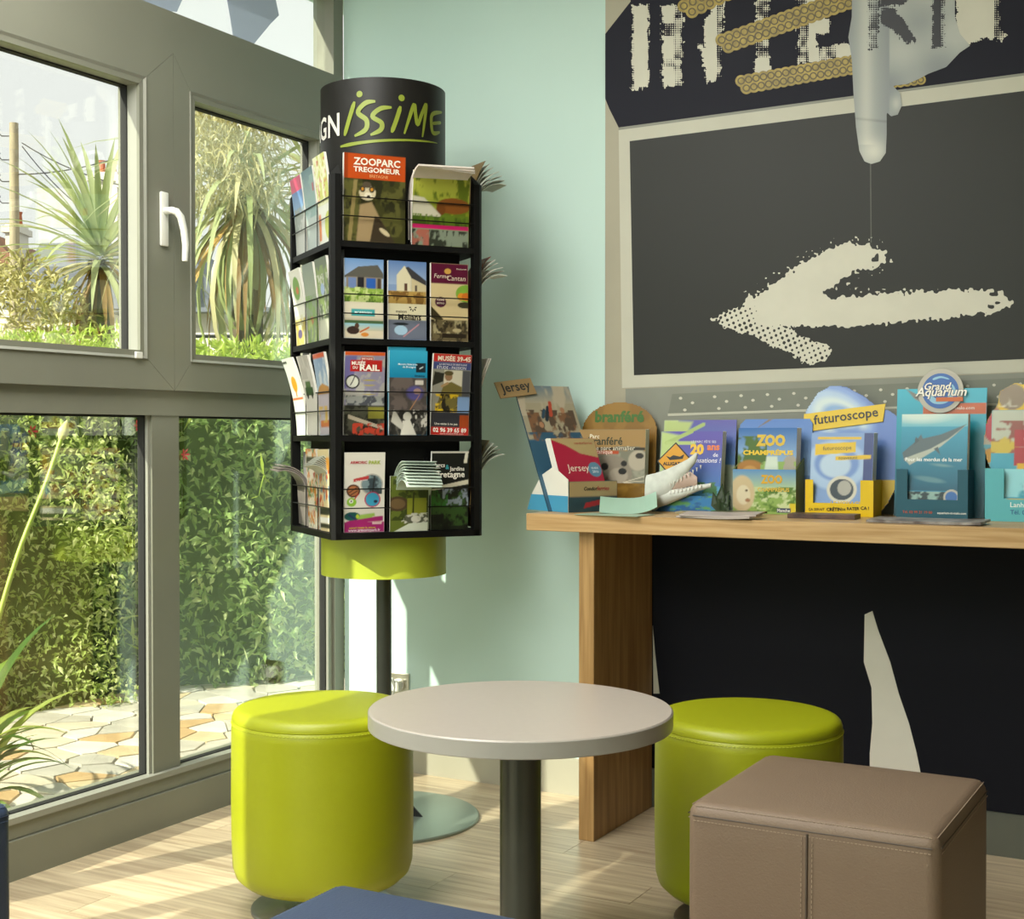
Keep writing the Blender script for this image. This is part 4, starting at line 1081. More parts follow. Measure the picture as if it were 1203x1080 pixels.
def chain(P0, P1, rows, rad, ring):
    def fn(X, Y):
        F = np.full(X.shape, -9.0)
        L = math.hypot(P1[0] - P0[0], P1[1] - P0[1]); n = int(L / (rad * 1.25))
        nx_, ny_ = -(P1[1] - P0[1]) / L, (P1[0] - P0[0]) / L
        for k in range(n + 1):
            for r_ in range(rows):
                t = (k + (.5 if r_ % 2 else 0)) / n
                o = (r_ - (rows - 1) / 2) * rad * 1.35
                d = np.hypot(X - (P0[0] + (P1[0] - P0[0]) * t + nx_ * o), Y - (P0[1] + (P1[1] - P0[1]) * t + ny_ * o))
                F = np.maximum(F, (0.75 - np.abs(d - rad * .52)) if ring else (rad - d))
        return F
    return fn
for P0, P1, rows, rad in (((850, 52), (1000, -2), 2, 7.5), ((872, 100), (1003, 76), 2, 7), ((806, 12), (848, -8), 2, 7.5), ((1050, 98), (1082, 94), 1, 6)):
    b = (min(P0[0], P1[0]) - 18, max(-45, min(P0[1], P1[1]) - 22), max(P0[0], P1[0]) + 18, max(P0[1], P1[1]) + 22)
    field_mesh('printed_chain', *b, 1.2, chain(P0, P1, rows, rad, False), 4.4, m_gold)
    field_mesh('printed_chain_links', *b, 1.0, chain(P0, P1, rows, rad, True), 4.7, m_goldd)
GLOVE = [(1002, -60), (1001, 20), (997, 44), (1001, 70), (1003, 110), (1006, 150), (1010, 178), (1016, 190), (1024, 193), (1034, 190), (1041, 180), (1042, 158), (1042, 132), (1047, 137), (1055, 135), (1060, 124), (1058, 110), (1049, 101), (1066, 99), (1080, 93), (1091, 87), (1112, 79), (1128, 62), (1140, 54), (1128, 40), (1122, 20), (1122, -60)]
def glove_col(x, y):
    base = np.tile(np.array(lin('#b4b8b2')), (len(x), 1))
    lo = np.array(lin('#7d858a')); hi = np.array(lin('#d2d2c6'))
    fing = np.clip((x - 1000) / 43, 0, 1)
    sh = np.where(x < 1045, 0.25 + 0.9 * np.abs(fing - 0.42), 0.25 + 0.35 * np.sin(x / 17.0 + y / 30.0) * np.cos(y / 14.0 - x / 40.0) + 0.3 * np.clip((y - 40) / 60, 0, 1))
    li = np.exp(-((x - 1026) / 14) ** 2 - ((y - 178) / 14) ** 2) + 0.5 * np.exp(-((x - 1018) / 8) ** 2) * (y < 170) + .5 * np.exp(-((x - 1053) / 5) ** 2 - ((y - 122) / 8) ** 2)
    sh = np.clip(sh, 0, 1)[:, None]; li = np.clip(li, 0, 1)[:, None]
    c = base * (1 - sh) + lo * sh
    line = np.exp(-((y - (140 + (x - 1010) * 0.1)) / 1.4) ** 2)[:, None] * 0.25 * (x < 1043)[:, None]
    return (c * (1 - li) + hi * li) * (1 - line)
field_mesh('printed_glove', 992, -48, 1146, 196, 1.5, lambda X, Y: sdf_poly(X, Y, GLOVE), 5, None, glove_col, merge=False)
m_inkd = M('mural_dark_ink', '#24252c', 0.5)
for k, (polys, hatch) in enumerate((([[(1019, -30), (1034, -30), (1033, 58), (1020, 60)]], [(1015, -40, 1040, 70)]), ([[(1034, 12), (1050, 8), (1078, 48), (1066, 52), (1036, 26)]], None), ([[(1095, -30), (1112, -30), (1111, 56), (1096, 58)]], [(1104, -40, 1115, 70)]), ([[(1034, -30), (1074, -30), (1074, -6), (1060, 6), (1034, 8)]], None))):
    xs = [p[0] for q in polys for p in q]; ys = [p[1] for q in polys for p in q]
    field_mesh('printed_letter', min(xs) - 4, max(min(ys), -45) - 4, max(xs) + 4, max(ys) + 4, 1.0, letter(polys, 60 + k, hatch), 6, m_inkd)
# pale printed fins below the desk
flat('printed_fin', [(1016, 722), (1025, 718), (1032, 741), (1046, 778), (1056, 815), (1068, 850), (1077, 885), (1083, 915), (1022, 915), (1022, 885), (1025, 850), (1024, 808), (1015, 778)], 3, M('mural_chalk_brightened', '#e8e5d6', .55, var=.02))  # large fin: chalk print made whiter to offset the shade below the desk
flat('printed_fin', [(767, 735), (770, 770), (775, 815), (768, 815)], 3, m_chalk)

# ================================================================== leaflet stands on the desk
def wx(px, y): return on_y(px, 590, y).x
m_card = M('brown_board', '#8a6526', 0.55, var=0.06, scale=12)
def masked(cv, W, H, poly, name, fn):
    me = grid_mesh(cv, W, H, fn, name)
    bm = bmesh.new(); bm.from_mesh(me)
    if poly:
        cs = [(f, f.calc_center_median()) for f in bm.faces]
        X = np.array([[c.x for _, c in cs]]); Z = np.array([[c.z for _, c in cs]])
        s_ = sdf_poly(X, Z, poly)[0]
        bmesh.ops.delete(bm, geom=[f for (f, _), d in zip(cs, s_) if d < 0], context='FACES')
    bm.to_mesh(me); bm.free()
    return me
class Stand:
    """card display: back board, open tray, leaflets stand in it as things of their own"""
    def __init__(s, label, x, y, yaw=0.0, lean=7.0, d=0.075, name='leaflet_stand'):
        s.t = thing(name, label, 'stand', (x, y, DZ), R(yaw), 'leaflet stands on the desk')
        s.M = Matrix.Translation((x, y, DZ)) @ Matrix.Rotation(R(yaw), 4, 'Z')
        s.lean, s.d = lean, d
    def back(s, W, H, cv, texts=(), outline=None, edge='#d8d8d0', z0=0.0, name='back_board'):
        pl = outline or [(-W / 2, 0), (W / 2, 0), (W / 2, H), (-W / 2, H)]
        o = obj(name, MB().prism(pl, 0.0, 0.004), ink(edge, .5), s.t, (0, s.d, z0 + 0.001), (R(-s.lean), 0, 0))
        pr = obj('board_print', masked(cv, W, H, outline, 'board_print', lambda x, y, z: (x, y - .0005, z)), m_print, o)
        for t in texts:
            mb = MB()
            kw = dict(t[5]) if len(t) > 5 else {}
            if 'h' in kw: kw['h'] *= W
            text_mb(mb, t[0], (t[1] - .5) * W, t[2] * H, t[3] * W, lambda x, y, z: (x, y, z), y=-.0014, **kw)
            obj('lettering', raw_mesh(mb, 'lettering'), ink(t[4]), o)
        return o
    def tray(s, W, H, cv, texts=(), side='#ccc040', window=None, Hs=None):
        Hs = Hs or H
        if window:      # front with a cut-out: u-shaped card
            a, b, zt = window
            pl = [(-W / 2, 0), (W / 2, 0), (W / 2, H), (b, H), (b, zt), (a, zt), (a, H), (-W / 2, H)]
        else:
            pl = [(-W / 2, 0), (W / 2, 0), (W / 2, H), (-W / 2, H)]
        f = obj('tray_front', MB().prism(pl, 0.0, 0.003), ink(side, .5), s.t, (0, 0, 0.0005))
        pr = obj('tray_print', masked(cv, W, H, pl if window else None, 'tray_print', lambda x, y, z: (x, y - .0005, z)), m_print, f)
        for t in texts:
            mb = MB()
            kw = dict(t[5]) if len(t) > 5 else {}
            if 'h' in kw: kw['h'] *= W
            text_mb(mb, t[0], (t[1] - .5) * W, t[2] * H, t[3] * W, lambda x, y, z: (x, y, z), y=-.0014, **kw)
            obj('lettering', raw_mesh(mb, 'lettering'), ink(t[4]), f)
        for sx in (-1, 1):
            x = sx * (W / 2 - 0.0015)
            obj('tray_side', MB().prism([(0.003, 0), (s.d, 0), (s.d, Hs), (0.003, H)], x - .0015, x + .0015, 'yz'), ink(side, .5), s.t, (0, 0, .0005))
        obj('tray_floor', MB().box(-W / 2 + .003, .003, 0, W / 2 - .003, s.d, .004), ink(side, .5), s.t, (0, 0, .0005))
    def stack(s, label, W, H, cv, texts=(), n=3, T=0.008, y0=0.008, x=0.0, z=0.006, lean=None, name='leaflet', extra=None):
        ln = s.lean if lean is None else lean
        for i in range(n):
            Mx = s.M @ Matrix.Translation((x, y0 + i * (T + .001), z)) @ Matrix.Rotation(R(-ln), 4, 'X')
            if i == 0: first = leaflet(label, Mx, W, H, T, cv, texts, 0.0, None)
            else:
                o = leaflet('leaflet stacked behind the ' + label.split(' leaflet')[0] + ' leaflet', Mx, W, H, T, None, (), 0.0, 'stacked behind the ' + label.split(' leaflet')[0])
        return first

# --- futuristic park stand: blue pebble board in a yellow box
yb = -0.17
x0, x1 = wx(946, yb), wx(1026, yb); W = x1 - x0
s = Stand('yellow box stand with blue pebble-shaped board and yellow banner', (x0 + x1) / 2, yb, 0, 8, 0.085)
BW, BH = 0.285, 0.352
ol = [(a_, b_ * 1.066) for a_, b_ in [(-.125, 0), (-.135, .1), (-.138, .2), (-.125, .265), (-.095, .31), (-.06, .328), (-.02, .325), (.03, .30), (.07, .27), (.10, .262), (.125, .245), (.14, .2), (.142, .14), (.13, .08), (.105, .03), (.08, 0)]]
c = Cv(BW, BH, '#5b7cc0', 90)
for k, (rr, cc) in enumerate(((.42, '#7d9cd4'), (.34, '#a9c2dc'), (.27, '#c9d8d8'), (.2, '#7fa4d0'), (.13, '#b9cfd8'))): c.ell(.34 + .02 * k, .78 - .015 * k, rr, rr * .6, cc, -.5, 6)
c.rect(.55, 0, 1, .27, '#d9b416').ell(.5, .5, .3, .2, '#6f90cc', 0, 8)
bb = s.back(BW, BH, c, [], ol, '#4a67ac')
mb = MB().prism([(-.13, .222), (.085, .25), (.09, .298), (-.13, .272)], -.004, -.001)
bn = obj('banner', mb, ink('#e0bd18'), bb)
mb = MB(); text_mb(mb, 'futuroscope', -.015, .262, .175, lambda x, y, z: (x, y, z), bold=.015, rot=.125, y=-.005)
obj('lettering', raw_mesh(mb, 'lettering'), ink('#1c1c14'), bn)
c = Cv(W, .095, '#e6c21a', 60)
s.tray(W, .095, c, [('ÇA SERAIT', .17, .17, .24, '#1c1c14', dict(bold=.01, rot=.02)), ('CRÉTIN', .43, .2, .22, '#1c1c14', dict(bold=.04, rot=.04)), ('DE', .575, .19, .05, '#1c1c14'), ('RATER', .71, .22, .18, '#1c1c14', dict(bold=.03, rot=.03)), ('ÇA !', .88, .23, .12, '#1c1c14', dict(bold=.03))], '#d9b416', (-W / 2 + .02, W / 2 - .032, .034))
c = Cv(.165, .215, '#7d9ccc', 70); c.ell(.4, .6, .5, .4, '#a3bedd', 0, 6).ell(.42, .62, .36, .28, '#6f8fc8', 0, 5).ell(.4, .6, .25, .2, '#b4cade', 0, 5).ell(.52, .3, .24, .22, '#cfccba', 0, 2).ell(.52, .3, .19, .17, '#2e3a44').ell(.56, .32, .11, .12, '#a8a69c').rect(.0, .0, 1, .12, '#3a4444').rect(.85, 0, 1, 1, '#33427c').poly([(.06, .72), (.06, .86), (.72, .89), (.72, .76)], '#dcb81c').poly([(.4, .66), (.4, .71), (.96, .73), (.96, .68)], '#dcb81c').rect(.1, .92, .8, .95, '#dcb81c')
s.stack('blue swirl theme park leaflet with yellow labels in the yellow box', .165, .215, c, [('futuroscope', .42, .805, .46, '#5d5a3c', dict(bold=.0, rot=.04)), ('nouveauté', .6, .693, .3, '#5d5a3c', dict(bold=.0, rot=.03)), ('LE VOYAGE', .6, .13, .5, '#dcb81c', dict(bold=.03))], 3, .012, .006)

# --- aquarium stand
yb = -0.17
x0, x1 = wx(1053, yb), wx(1137, yb); W = x1 - x0
s = Stand('teal aquarium leaflet stand with round logo and shark pictures', (x0 + x1) / 2, yb, 0, 6, 0.08)
BW, BH = W + .05, .335
c = Cv(BW, BH, '#1f93b0', 80); c.grad(0, 1, '#124a5c', '#35b0c8').rect(.3, .80, 1, .885, '#c2561c').poly([(.1, 1), (.3, .93), (.42, .86), (.36, .86), (.2, .92)], '#7c7a72')
bb = s.back(BW, BH, c, [('aquarium-st-malo.com', .62, .842, .5, '#f0dccc', dict(bold=.01))], None, '#3aa6bc')
lg = obj('logo_disc', MB().lathe([(.058, 0), (.058, .004)], 48), ink('#b9b4a6'), bb, (-.002, -.002, .328), (PI / 2, 0, 0))
obj('logo_ring', MB().lathe([(.046, 0), (.046, .0012)], 48), ink('#2f63ae'), lg, (0, 0, .004))
mb = MB(); stroke(mb, [(-.03, -.01), (-.012, -.027), (.015, -.026), (.034, -.004), (.03, .016)], .016, .006, lambda a, b: (a, b, .0056)); stroke(mb, [(-.02, .03), (.0, .036), (.022, .03)], .007, .003, lambda a, b: (a, b, .0056))
obj('logo_wave', raw_mesh(mb, 'wave'), ink('#8fc0d8'), lg)
for txt, x, y, w, cc in (('Grand', -.006, .012, .068, '#f2eee2'), ('Aquarium', .002, -.006, .13, '#f2eee2')):
    for oo, cc2, dz in ((.03, '#3c4a5c', .0064), (.0, cc, .0072)):
        mb = MB(); v, f, sz = text_geo(txt, .02 + oo, .25); k = w / sz[0]
        mb.add([(x + a * k, y + b * k, dz) for a, b in v], f)
        obj('logo_lettering', raw_mesh(mb, 'lettering'), ink(cc2), lg)
obj('logo_tab', MB().box(-.01, -.028, .0058, .058, -.017, .0066), ink('#c8621f'), lg)
c = Cv(W, .125, '#24586a', 60)
s.tray(W, .125, c, [('Tél. 02 99 21 19 00', .3, .13, .42, '#c8542c', dict(bold=.01)), ('aquarium-st-malo.com', .78, .12, .4, '#eef0ea', dict(bold=.02))], '#24505f', (-W / 2 + .028, W / 2 - .025, .048))
c = Cv(W - .012, .262, '#2f86a8', 80); c.grad(.25, .9, '#1d5a74', '#3f9cba').grad(.88, 1, '#6fb6c6', '#a8d0d0').ell(.3, 1, .4, .12, '#cfe0d8', 0, 14)
c.poly([(.02, .62), (.2, .72), (.3, .80), (.33, .76), (.6, .80), (.98, .9), (.86, .82), (.7, .74), (.55, .66), (.35, .62), (.15, .52), (.05, .54)], '#5b6a70', 2).poly([(.05, .56), (.2, .6), (.45, .66), (.72, .76), (.95, .88), (.8, .79), (.6, .68), (.35, .58), (.14, .50)], '#b4b9ac', 2).poly([(.2, .7), (.22, .78), (.28, .74)], '#4d5c62').poly([(.5, .66), (.6, .6), (.56, .68)], '#4d5c62').ell(.45, .36, .22, .04, '#5c8a96', -.15, 3).ell(.62, .5, .14, .02, '#6c97a0', -.1, 3)
c.rect(0, 0, 1, .24, '#2b3a40').noise(0, 0, 1, .24, '#8fb0a8', 8, 16, 71, .58).noise(.05, .08, .6, .16, '#b8583c', 9, 20, 72, .66).ell(.78, .19, .12, .12, '#b9b4a6').ell(.78, .19, .09, .09, '#3c6cae').rect(.6, .1, 1, .145, '#c8621f')
s.stack('deep blue shark leaflet in the aquarium stand', W - .012, .262, c, [('Pour les mordus de la mer', .5, .555, .86, '#eef2ee', dict(bold=.02))], 3, .008, .006)

# --- zoo stand with lions
yb = -0.16
x0, x1 = wx(861, yb), wx(935, yb); W = x1 - x0
s = Stand('sky blue zoo stand with lion tray and gold title letters', (x0 + x1) / 2, yb, 0, 6, 0.075)
BW, BH = W + .03, .258
ol = [(-BW / 2, 0), (BW / 2, 0), (BW / 2, BH - .012), (BW / 2 - .01, BH), (-BW / 2 + .016, BH), (-BW / 2, BH - .016)]
c = Cv(BW, BH, '#6f92cc', 60); c.grad(.4, 1, '#8fb0dc', '#5f86c8').poly([(.2, .88), (.3, .93), (.46, 1), (.4, 1)], '#8c7450').rect(0, 0, .14, .7, '#c6cda0').noise(0, 0, .16, .8, '#7d8f58', 5, 14, 73, .5)
s.back(BW, BH, c, [], ol, '#5a7cb8')
c = Cv(W, .12, '#8fae5a', 70); c.grad(.5, 1, '#b8cf94', '#5f92c4').noise(0, .05, 1, .6, '#5a7d34', 10, 8, 74, .5).noise(0, .1, 1, .6, '#c9d4a0', 12, 10, 75, .62).ell(.15, .45, .2, .28, '#d0bc94', 0, 3).ell(.17, .42, .11, .15, '#e0d4b4', 0, 2).ell(.22, .52, .02, .02, '#5a4630').ell(.24, .3, .04, .03, '#a87c5c').rect(.9, 0, 1, .25, '#d9c02c').rect(.7, .04, .92, .14, '#26365c')
s.tray(W, .12, c, [('ZOO', .62, .78, .34, '#d9a82c', dict(bold=.05, h=.14)), ('CHAMPRÉPUS', .65, .56, .5, '#e0be4c', dict(bold=.03)), ('Manche', .81, .09, .2, '#e8e8e0', dict(bold=.02))], '#6c7a30', None, .15)
c = Cv(W - .012, .228, '#3f78b8', 70); c.grad(.5, 1, '#9cbcd8', '#2f68ac').noise(0, .2, .5, .9, '#4c6a2c', 5, 8, 76, .5).ell(.22, .5, .24, .16, '#a87430', 0, 4).ell(.22, .46, .14, .12, '#c4944c', 0, 3).ell(.16, .47, .02, .015, '#2c1c10').ell(.28, .47, .02, .015, '#2c1c10').ell(.22, .41, .05, .035, '#6b4222').ell(.9, .56, .12, .16, '#a8a090', 0, 3).noise(.4, .4, 1, .6, '#8fae5c', 8, 10, 77, .5).poly([(.45, .4), (.5, .66), (.68, .66), (.72, .4)], '#cfdccc', 3).rect(0, 0, 1, .4, '#5c7a3c')
s.stack('lion zoo leaflet with large golden title in the zoo stand', W - .012, .228, c, [('ZOO', .56, .85, .5, '#d9b83c', dict(bold=.06, h=.2)), ('CHAMPRÉPUS', .52, .71, .86, '#e6c22c', dict(bold=.05, h=.1))], 3, .012, .006)

# --- reptile park stand with a white alligator cut-out
yb = -0.17
x0, x1 = wx(766, yb), wx(846, yb); W = x1 - x0
s = Stand('violet-blue reptile park stand with pale alligator head cut-out', (x0 + x1) / 2, yb, 2, 8, 0.085)
BW, BH = W + .015, .258
c = Cv(BW, BH, '#5a5cae', 70); c.grad(.3, 1, '#4a8cc4', '#5a54a4').rect(0, 0, .2, 1, '#b8c88c').poly([(.0, .5), (.0, 1), (.4, .98), (.25, .7)], '#b4c47c', 5).line(.2, .8, .55, .95, .025, '#a3b86c').line(.2, .8, .6, .82, .025, '#a3b86c').line(.2, .8, .5, .68, .025, '#a3b86c').rect(.75, 0, 1, .45, '#7d8c78').noise(.7, 0, 1, .5, '#a8b09c', 5, 8, 78, .5)
s.back(BW, BH, c, [], None, '#c9d4b4')
c = Cv(W - .02, .22, '#5a4fa8', 70); c.grad(.0, .9, '#3a86c0', '#5b4ba4').poly([(0, .45), (0, 1), (.3, .95), (.22, .6)], '#b4c880', 5).line(.1, .85, .5, 1, .03, '#a3b86c').line(.1, .85, .55, .85, .025, '#b0c47a').rect(.0, .0, 1, .2, '#2f7cb8').noise(0, 0, 1, .3, '#5aa0c8', 8, 10, 79, .55).noise(.4, .05, 1, .35, '#4a7a4c', 9, 12, 80, .6)
tx = [('LE PARC FÊTE SES', .7, .87, .4, '#e4e2ec', dict(bold=.0)), ('20', .6, .77, .22, '#e8bc34', dict(bold=.06)), ('ans', .86, .79, .2, '#e0783c', dict(bold=.04)), ('de', .9, .70, .08, '#e8e6ee', dict(bold=.01)), ('Sensations !', .74, .63, .5, '#e8e6ee', dict(bold=.01, shear=.2))]
f = s.stack('violet reptile park leaflet with yellow diamond road sign', W - .02, .22, c, tx, 3, .01, .02)
mb = MB(); d_ = .054
mb.prism([(-.045 - d_, .135), (-.045, .135 - d_), (-.045 + d_, .135), (-.045, .135 + d_)], -.0022, -.0012)
dm = obj('road_sign', mb, ink('#1c1a14'), f)
d_ = .049
dy = obj('road_sign_face', MB().prism([(-.045 - d_, .135), (-.045, .135 - d_), (-.045 + d_, .135), (-.045, .135 + d_)], -.003, -.0022), ink('#d99a1c'), dm)
mb = MB()
for txt, z, w in (('ALLIGATOR', .128, .07), ('BAY', .108, .03)): text_mb(mb, txt, -.045, z, w, lambda x, y, z: (x, y, z), bold=.04, y=-.0036)
mb.prism([(-.072, .15), (-.06, .146), (-.05, .152), (-.03, .148), (-.018, .155), (-.022, .142), (-.06, .138)], -.0038, -.0034)
obj('road_sign_print', raw_mesh(mb, 'sign'), ink('#1c1a14'), dm)
# alligator head: lofted jaws, pale, pointing up to the right
m_gator = M('pale_alligator_card', '#cfd2c8', 0.5, var=0.1, scale=40)
ax0 = -W / 2 - .012
def lo_ft(mb, sec):
    n = 8; vs = []
    for (x, z, hw, hz) in sec:
        for k in range(n):
            a = 2 * PI * k / n; vs.append((x, -.004 + hw * math.cos(a) * .7, z + hz * math.sin(a)))
    fs = [(i * n + k, i * n + (k + 1) % n, (i + 1) * n + (k + 1) % n, (i + 1) * n + k) for i in range(len(sec) - 1) for k in range(n)]
    fs += [tuple(range(n))[::-1], tuple((len(sec) - 1) * n + k for k in range(n))]
    mb.add(vs, fs)
mb = MB()
lo_ft(mb, [(ax0, .05, .018, .05), (ax0 + .03, .055, .02, .052), (ax0 + .06, .075, .018, .042), (ax0 + .09, .1, .015, .03), (ax0 + .12, .125, .012, .02), (ax0 + .145, .15, .010, .014), (ax0 + .15, .156, .005, .006)])
gt = obj('alligator_cutout', mb.mesh('gator', 60), m_gator, s.t, (0, -.006, 0.001))
mb = MB(); lo_ft(mb, [(ax0 + .02, .035, .017, .03), (ax0 + .06, .04, .016, .022), (ax0 + .11, .052, .013, .013), (ax0 + .15, .066, .010, .009), (ax0 + .19, .075, .006, .006)])
obj('lower_jaw', mb.mesh('jaw', 60), m_gator, gt)
mb = MB()
lo_ft(mb, [(ax0 + .05, .062, .012, .014), (ax0 + .1, .085, .010, .022), (ax0 + .13, .092, .008, .02), (ax0 + .15, .085, .004, .012)])
obj('mouth', mb.mesh('mouth', 60), M('pale_mouth', '#c3a99a', .5, var=.08), gt)
mb = MB()
for i in range(9):
    x = ax0 + .075 + i * .011; z = .066 + i * .0065
    mb.lathe([(.003, 0), (.0004, -.011)], 6, (x, -.014, z + .012)); mb.lathe([(.003, 0), (.0004, .010)], 6, (x, -.013, .05 + i * .0024))
obj('teeth', mb, M('tooth_white', '#e6e4da', .4), gt)
c = Cv(W, .06, '#3a7db4', 50); c.noise(0, 0, 1, 1, '#5f9a5c', 10, 4, 81, .55).noise(0, 0, 1, 1, '#2f5f94', 9, 4, 82, .55)
s.tray(W, .045, c, [], '#3f6f9c')

# --- brown arched stand with a seal
yb = -0.135
x0, x1 = wx(672, yb), wx(758, yb); W = x1 - x0
s = Stand('brown arched stand with green letters and a seal leaflet', (x0 + x1) / 2, yb, 4, 5, 0.07)
BW, BH = W, .31
ol = [(-W / 2, 0), (W / 2, 0), (W / 2, .225)] + [(W / 2 * math.cos(a), .225 + .085 * math.sin(a)) for a in np.linspace(.1, PI - .1, 14)] + [(-W / 2, .225)]
c = Cv(BW, BH, '#8a6526', 60); c.noise(0, 0, 1, 1, '#97712f', 4, 5, 83, .5)
s.back(BW, BH, c, [('branféré', .5, .865, .66, '#3c6a20', dict(bold=.04))], ol, '#7d5a20')
c = Cv(W, .075, '#7d5c22', 50); c.noise(0, 0, 1, 1, '#8f6c2c', 6, 4, 84, .5)
s.tray(W, .075, c, [], '#74541e')
c = Cv(W - .02, .225, '#7c7a68', 80)
c.noise(0, 0, 1, .7, '#9a9884', 5, 7, 85, .5).rect(0, .78, 1, 1, '#a3814c').noise(0, .72, 1, .85, '#a3814c', 6, 9, 86, .5).ell(.52, .42, .3, .26, '#8d8272', 0, 3).ell(.58, .14, .26, .3, '#6d5a48', 0, 4).ell(.62, .40, .14, .11, '#a89c8a', 0, 3).ell(.42, .52, .055, .05, '#1a1612').ell(.7, .56, .045, .04, '#1a1612').ell(.68, .46, .06, .045, '#15120f').ell(.9, .6, .14, .14, '#b3a893', -.7, 3).ell(.92, .66, .06, .04, '#2a241e')
for k in range(6): c.line(.55, .3, .2 + .04 * k, .04 + .03 * k, .006, '#d0c6b0').line(.7, .32, 1, .1 + .06 * k, .006, '#d0c6b0')
c.rect(.05, .68, .62, .725, '#b8481f').rect(.1, .735, 1, .765, '#2b241a').ell(.9, .02, .2, .12, '#a89024', 0, 3)
s.stack('seal portrait leaflet in the brown arched stand', W - .02, .225, c, [('Parc', .26, .91, .14, '#efe6cc', dict(bold=.01)), ('branféré', .42, .85, .5, '#3a3a1c', dict(bold=.02)), ('Le parc animalier', .55, .75, .6, '#e6dcc4', dict(bold=.0)), ('et botanique', .33, .702, .4, '#f0d8c8', dict(bold=.01))], 3, .009, .006)

# --- blue stand turned along the desk, at its end
P = on_z(676, 603, DZ)
jx, jy = wx(697, -0.285), -0.285
s = Stand('tilted blue and white holiday island stand at the desk end', jx, jy, 62, 27, 0.075)
BW, BH = .195, .40
c = Cv(BW, BH, '#34586e', 70); c.rect(0, .55, 1, 1, '#a39a80').grad(.86, 1, '#a8a08a', '#6d8088').noise(0, .75, 1, 1, '#b8ac94', 4, 4, 87, .5).noise(.1, .55, .95, .78, '#7d5a40', 8, 12, 88, .5).noise(.1, .58, .95, .8, '#5a4a3c', 10, 14, 89, .58).line(.42, .72, .5, .82, .03, '#26323a').line(.52, .76, .56, .86, .03, '#b04a34').line(.36, .74, .42, .8, .025, '#2f4a5a').ell(.75, .8, .04, .05, '#a87c5c').ell(.3, .68, .04, .05, '#a87c5c').noise(0, .5, 1, .62, '#34586e', 5, 9, 90, .5)
bb = s.back(BW, BH, c, [], None, '#24485c')
tg_ = obj('name_tag', MB().prism([(-.065, -.026), (.065, -.026), (.065, .026), (-.065, .026)], -.008, -.004), ink('#a3875c'), bb, (-.098, 0, .387), (0, R(-8), 0))
mb = MB(); text_mb(mb, 'Jersey', 0, 0, .105, lambda x, y, z: (x, y, z), bold=.015, y=-.0088)
obj('lettering', raw_mesh(mb, 'lettering'), ink('#2b3030'), tg_)
c = Cv(.165, .085, '#2f4a54', 60); c.rect(0, .5, 1, 1, '#b0986c').poly([(.3, .12), (.8, .28), (.8, .44), (.34, .3)], '#a8343c')
s.tray(.165, .085, c, [('Condor', .44, .76, .28, '#2f2a24', dict(bold=.02, shear=.2)), ('ferries', .7, .76, .26, '#a8403c', dict(bold=.02, shear=.2))], '#2f4a54', None, .085)
# white and blue side wing (seen from the room)
for sx in (-1,):
    x = sx * .0845
    wg = obj('side_wing', MB().prism([(0, 0), (.20, 0), (.175, .05), (.13, .10), (.07, .125), (.0, .09)], x - .0015, x, 'yz'), ink('#e6e4d8'), s.t, (0, 0, .0006))
    obj('wing_band', MB().prism([(0, 0), (.20, 0), (.18, .045), (.0, .045)], x - .0023, x - .0015, 'yz'), ink('#4a9ac0'), wg)
c = Cv(.15, .215, '#a8203c', 60); c.poly([(0, 1), (1, 1), (1, .72), (.6, .78), (.3, .9), (0, .98)], '#b09a6a').rect(0, 0, 1, .28, '#5d6a58').noise(0, 0, 1, .3, '#8d8a74', 7, 9, 91, .5).noise(0, .08, 1, .28, '#33452e', 8, 12, 92, .58).ell(.84, .55, .15, .15, '#5c88a0').rect(0, .28, 1, .31, '#c9bc9a')
s.stack('crimson holiday island leaflet in the tilted blue stand', .15, .215, c, [('Jersey', .46, .56, .5, '#efe0cc', dict(bold=.0)), ('condorferries', .72, .93, .42, '#a8403c', dict(bold=.0)), ('GUIDE', .84, .57, .16, '#d8e4ea'), ('2016', .84, .52, .14, '#d8e4ea')], 3, .008, .010, -.003, .008, 24)

# --- thrill park stand at the right
yb = -0.19
x0 = wx(1157, yb); W = .24
s = Stand('turquoise thrill park stand with rollercoaster riders and yellow rings', x0 + W / 2, yb, 0, 6, 0.085)
BW, BH = .29, .345
ol = [(-.12, 0), (.12, 0), (.135, .12), (.14, .3), (.10, .345), (.05, .34), (.02, .31), (-.02, .335), (-.07, .345), (-.105, .325), (-.11, .29), (-.135, .25), (-.142, .19), (-.13, .14), (-.105, .11)]
c = Cv(BW, BH, '#5aa8b8', 80); c.rect(0, .55, 1, .9, '#b9b09a').noise(0, .5, 1, .88, '#5a4438', 8, 10, 93, .52).ell(.13, .68, .13, .15, '#b8283c').ell(.11, .8, .05, .06, '#a87a60').ell(.3, .74, .05, .05, '#a87a60').ell(.5, .72, .05, .05, '#a87a60').poly([(0, .4), (0, .5), (.4, .62), (.45, .5)], '#c8901f').poly([(.1, .36), (.3, .3), (.3, .5), (.12, .46)], '#8d6a1c').ring(.24, .9, .13, .022, '#dcb81c').ell(.24, .9, .115, .115, '#8d7a62').noise(.12, .82, .36, 1, '#d8d0b8', 8, 8, 94, .55).ring(.62, .9, .2, .03, '#dcb81c').ell(.62, .9, .18, .14, '#b8a8a0')
s.back(BW, BH, c, [], ol, '#c8a01c')
c = Cv(W, .13, '#5fb4bc', 60); c.rect(.22, .42, .9, 1, '#b4a060').noise(.2, .42, .9, 1, '#d9b41c', 6, 5, 95, .5)
s.tray(W, .13, c, [('Lanhélin - Saint-Malo', .55, .32, .6, '#eef4ee', dict(bold=.01)), ('Tél. 02 99 73 80 16', .5, .18, .5, '#2c5a8c', dict(bold=.01))], '#4fa4b0', (-W / 2 + .045, W / 2 - .03, .055))
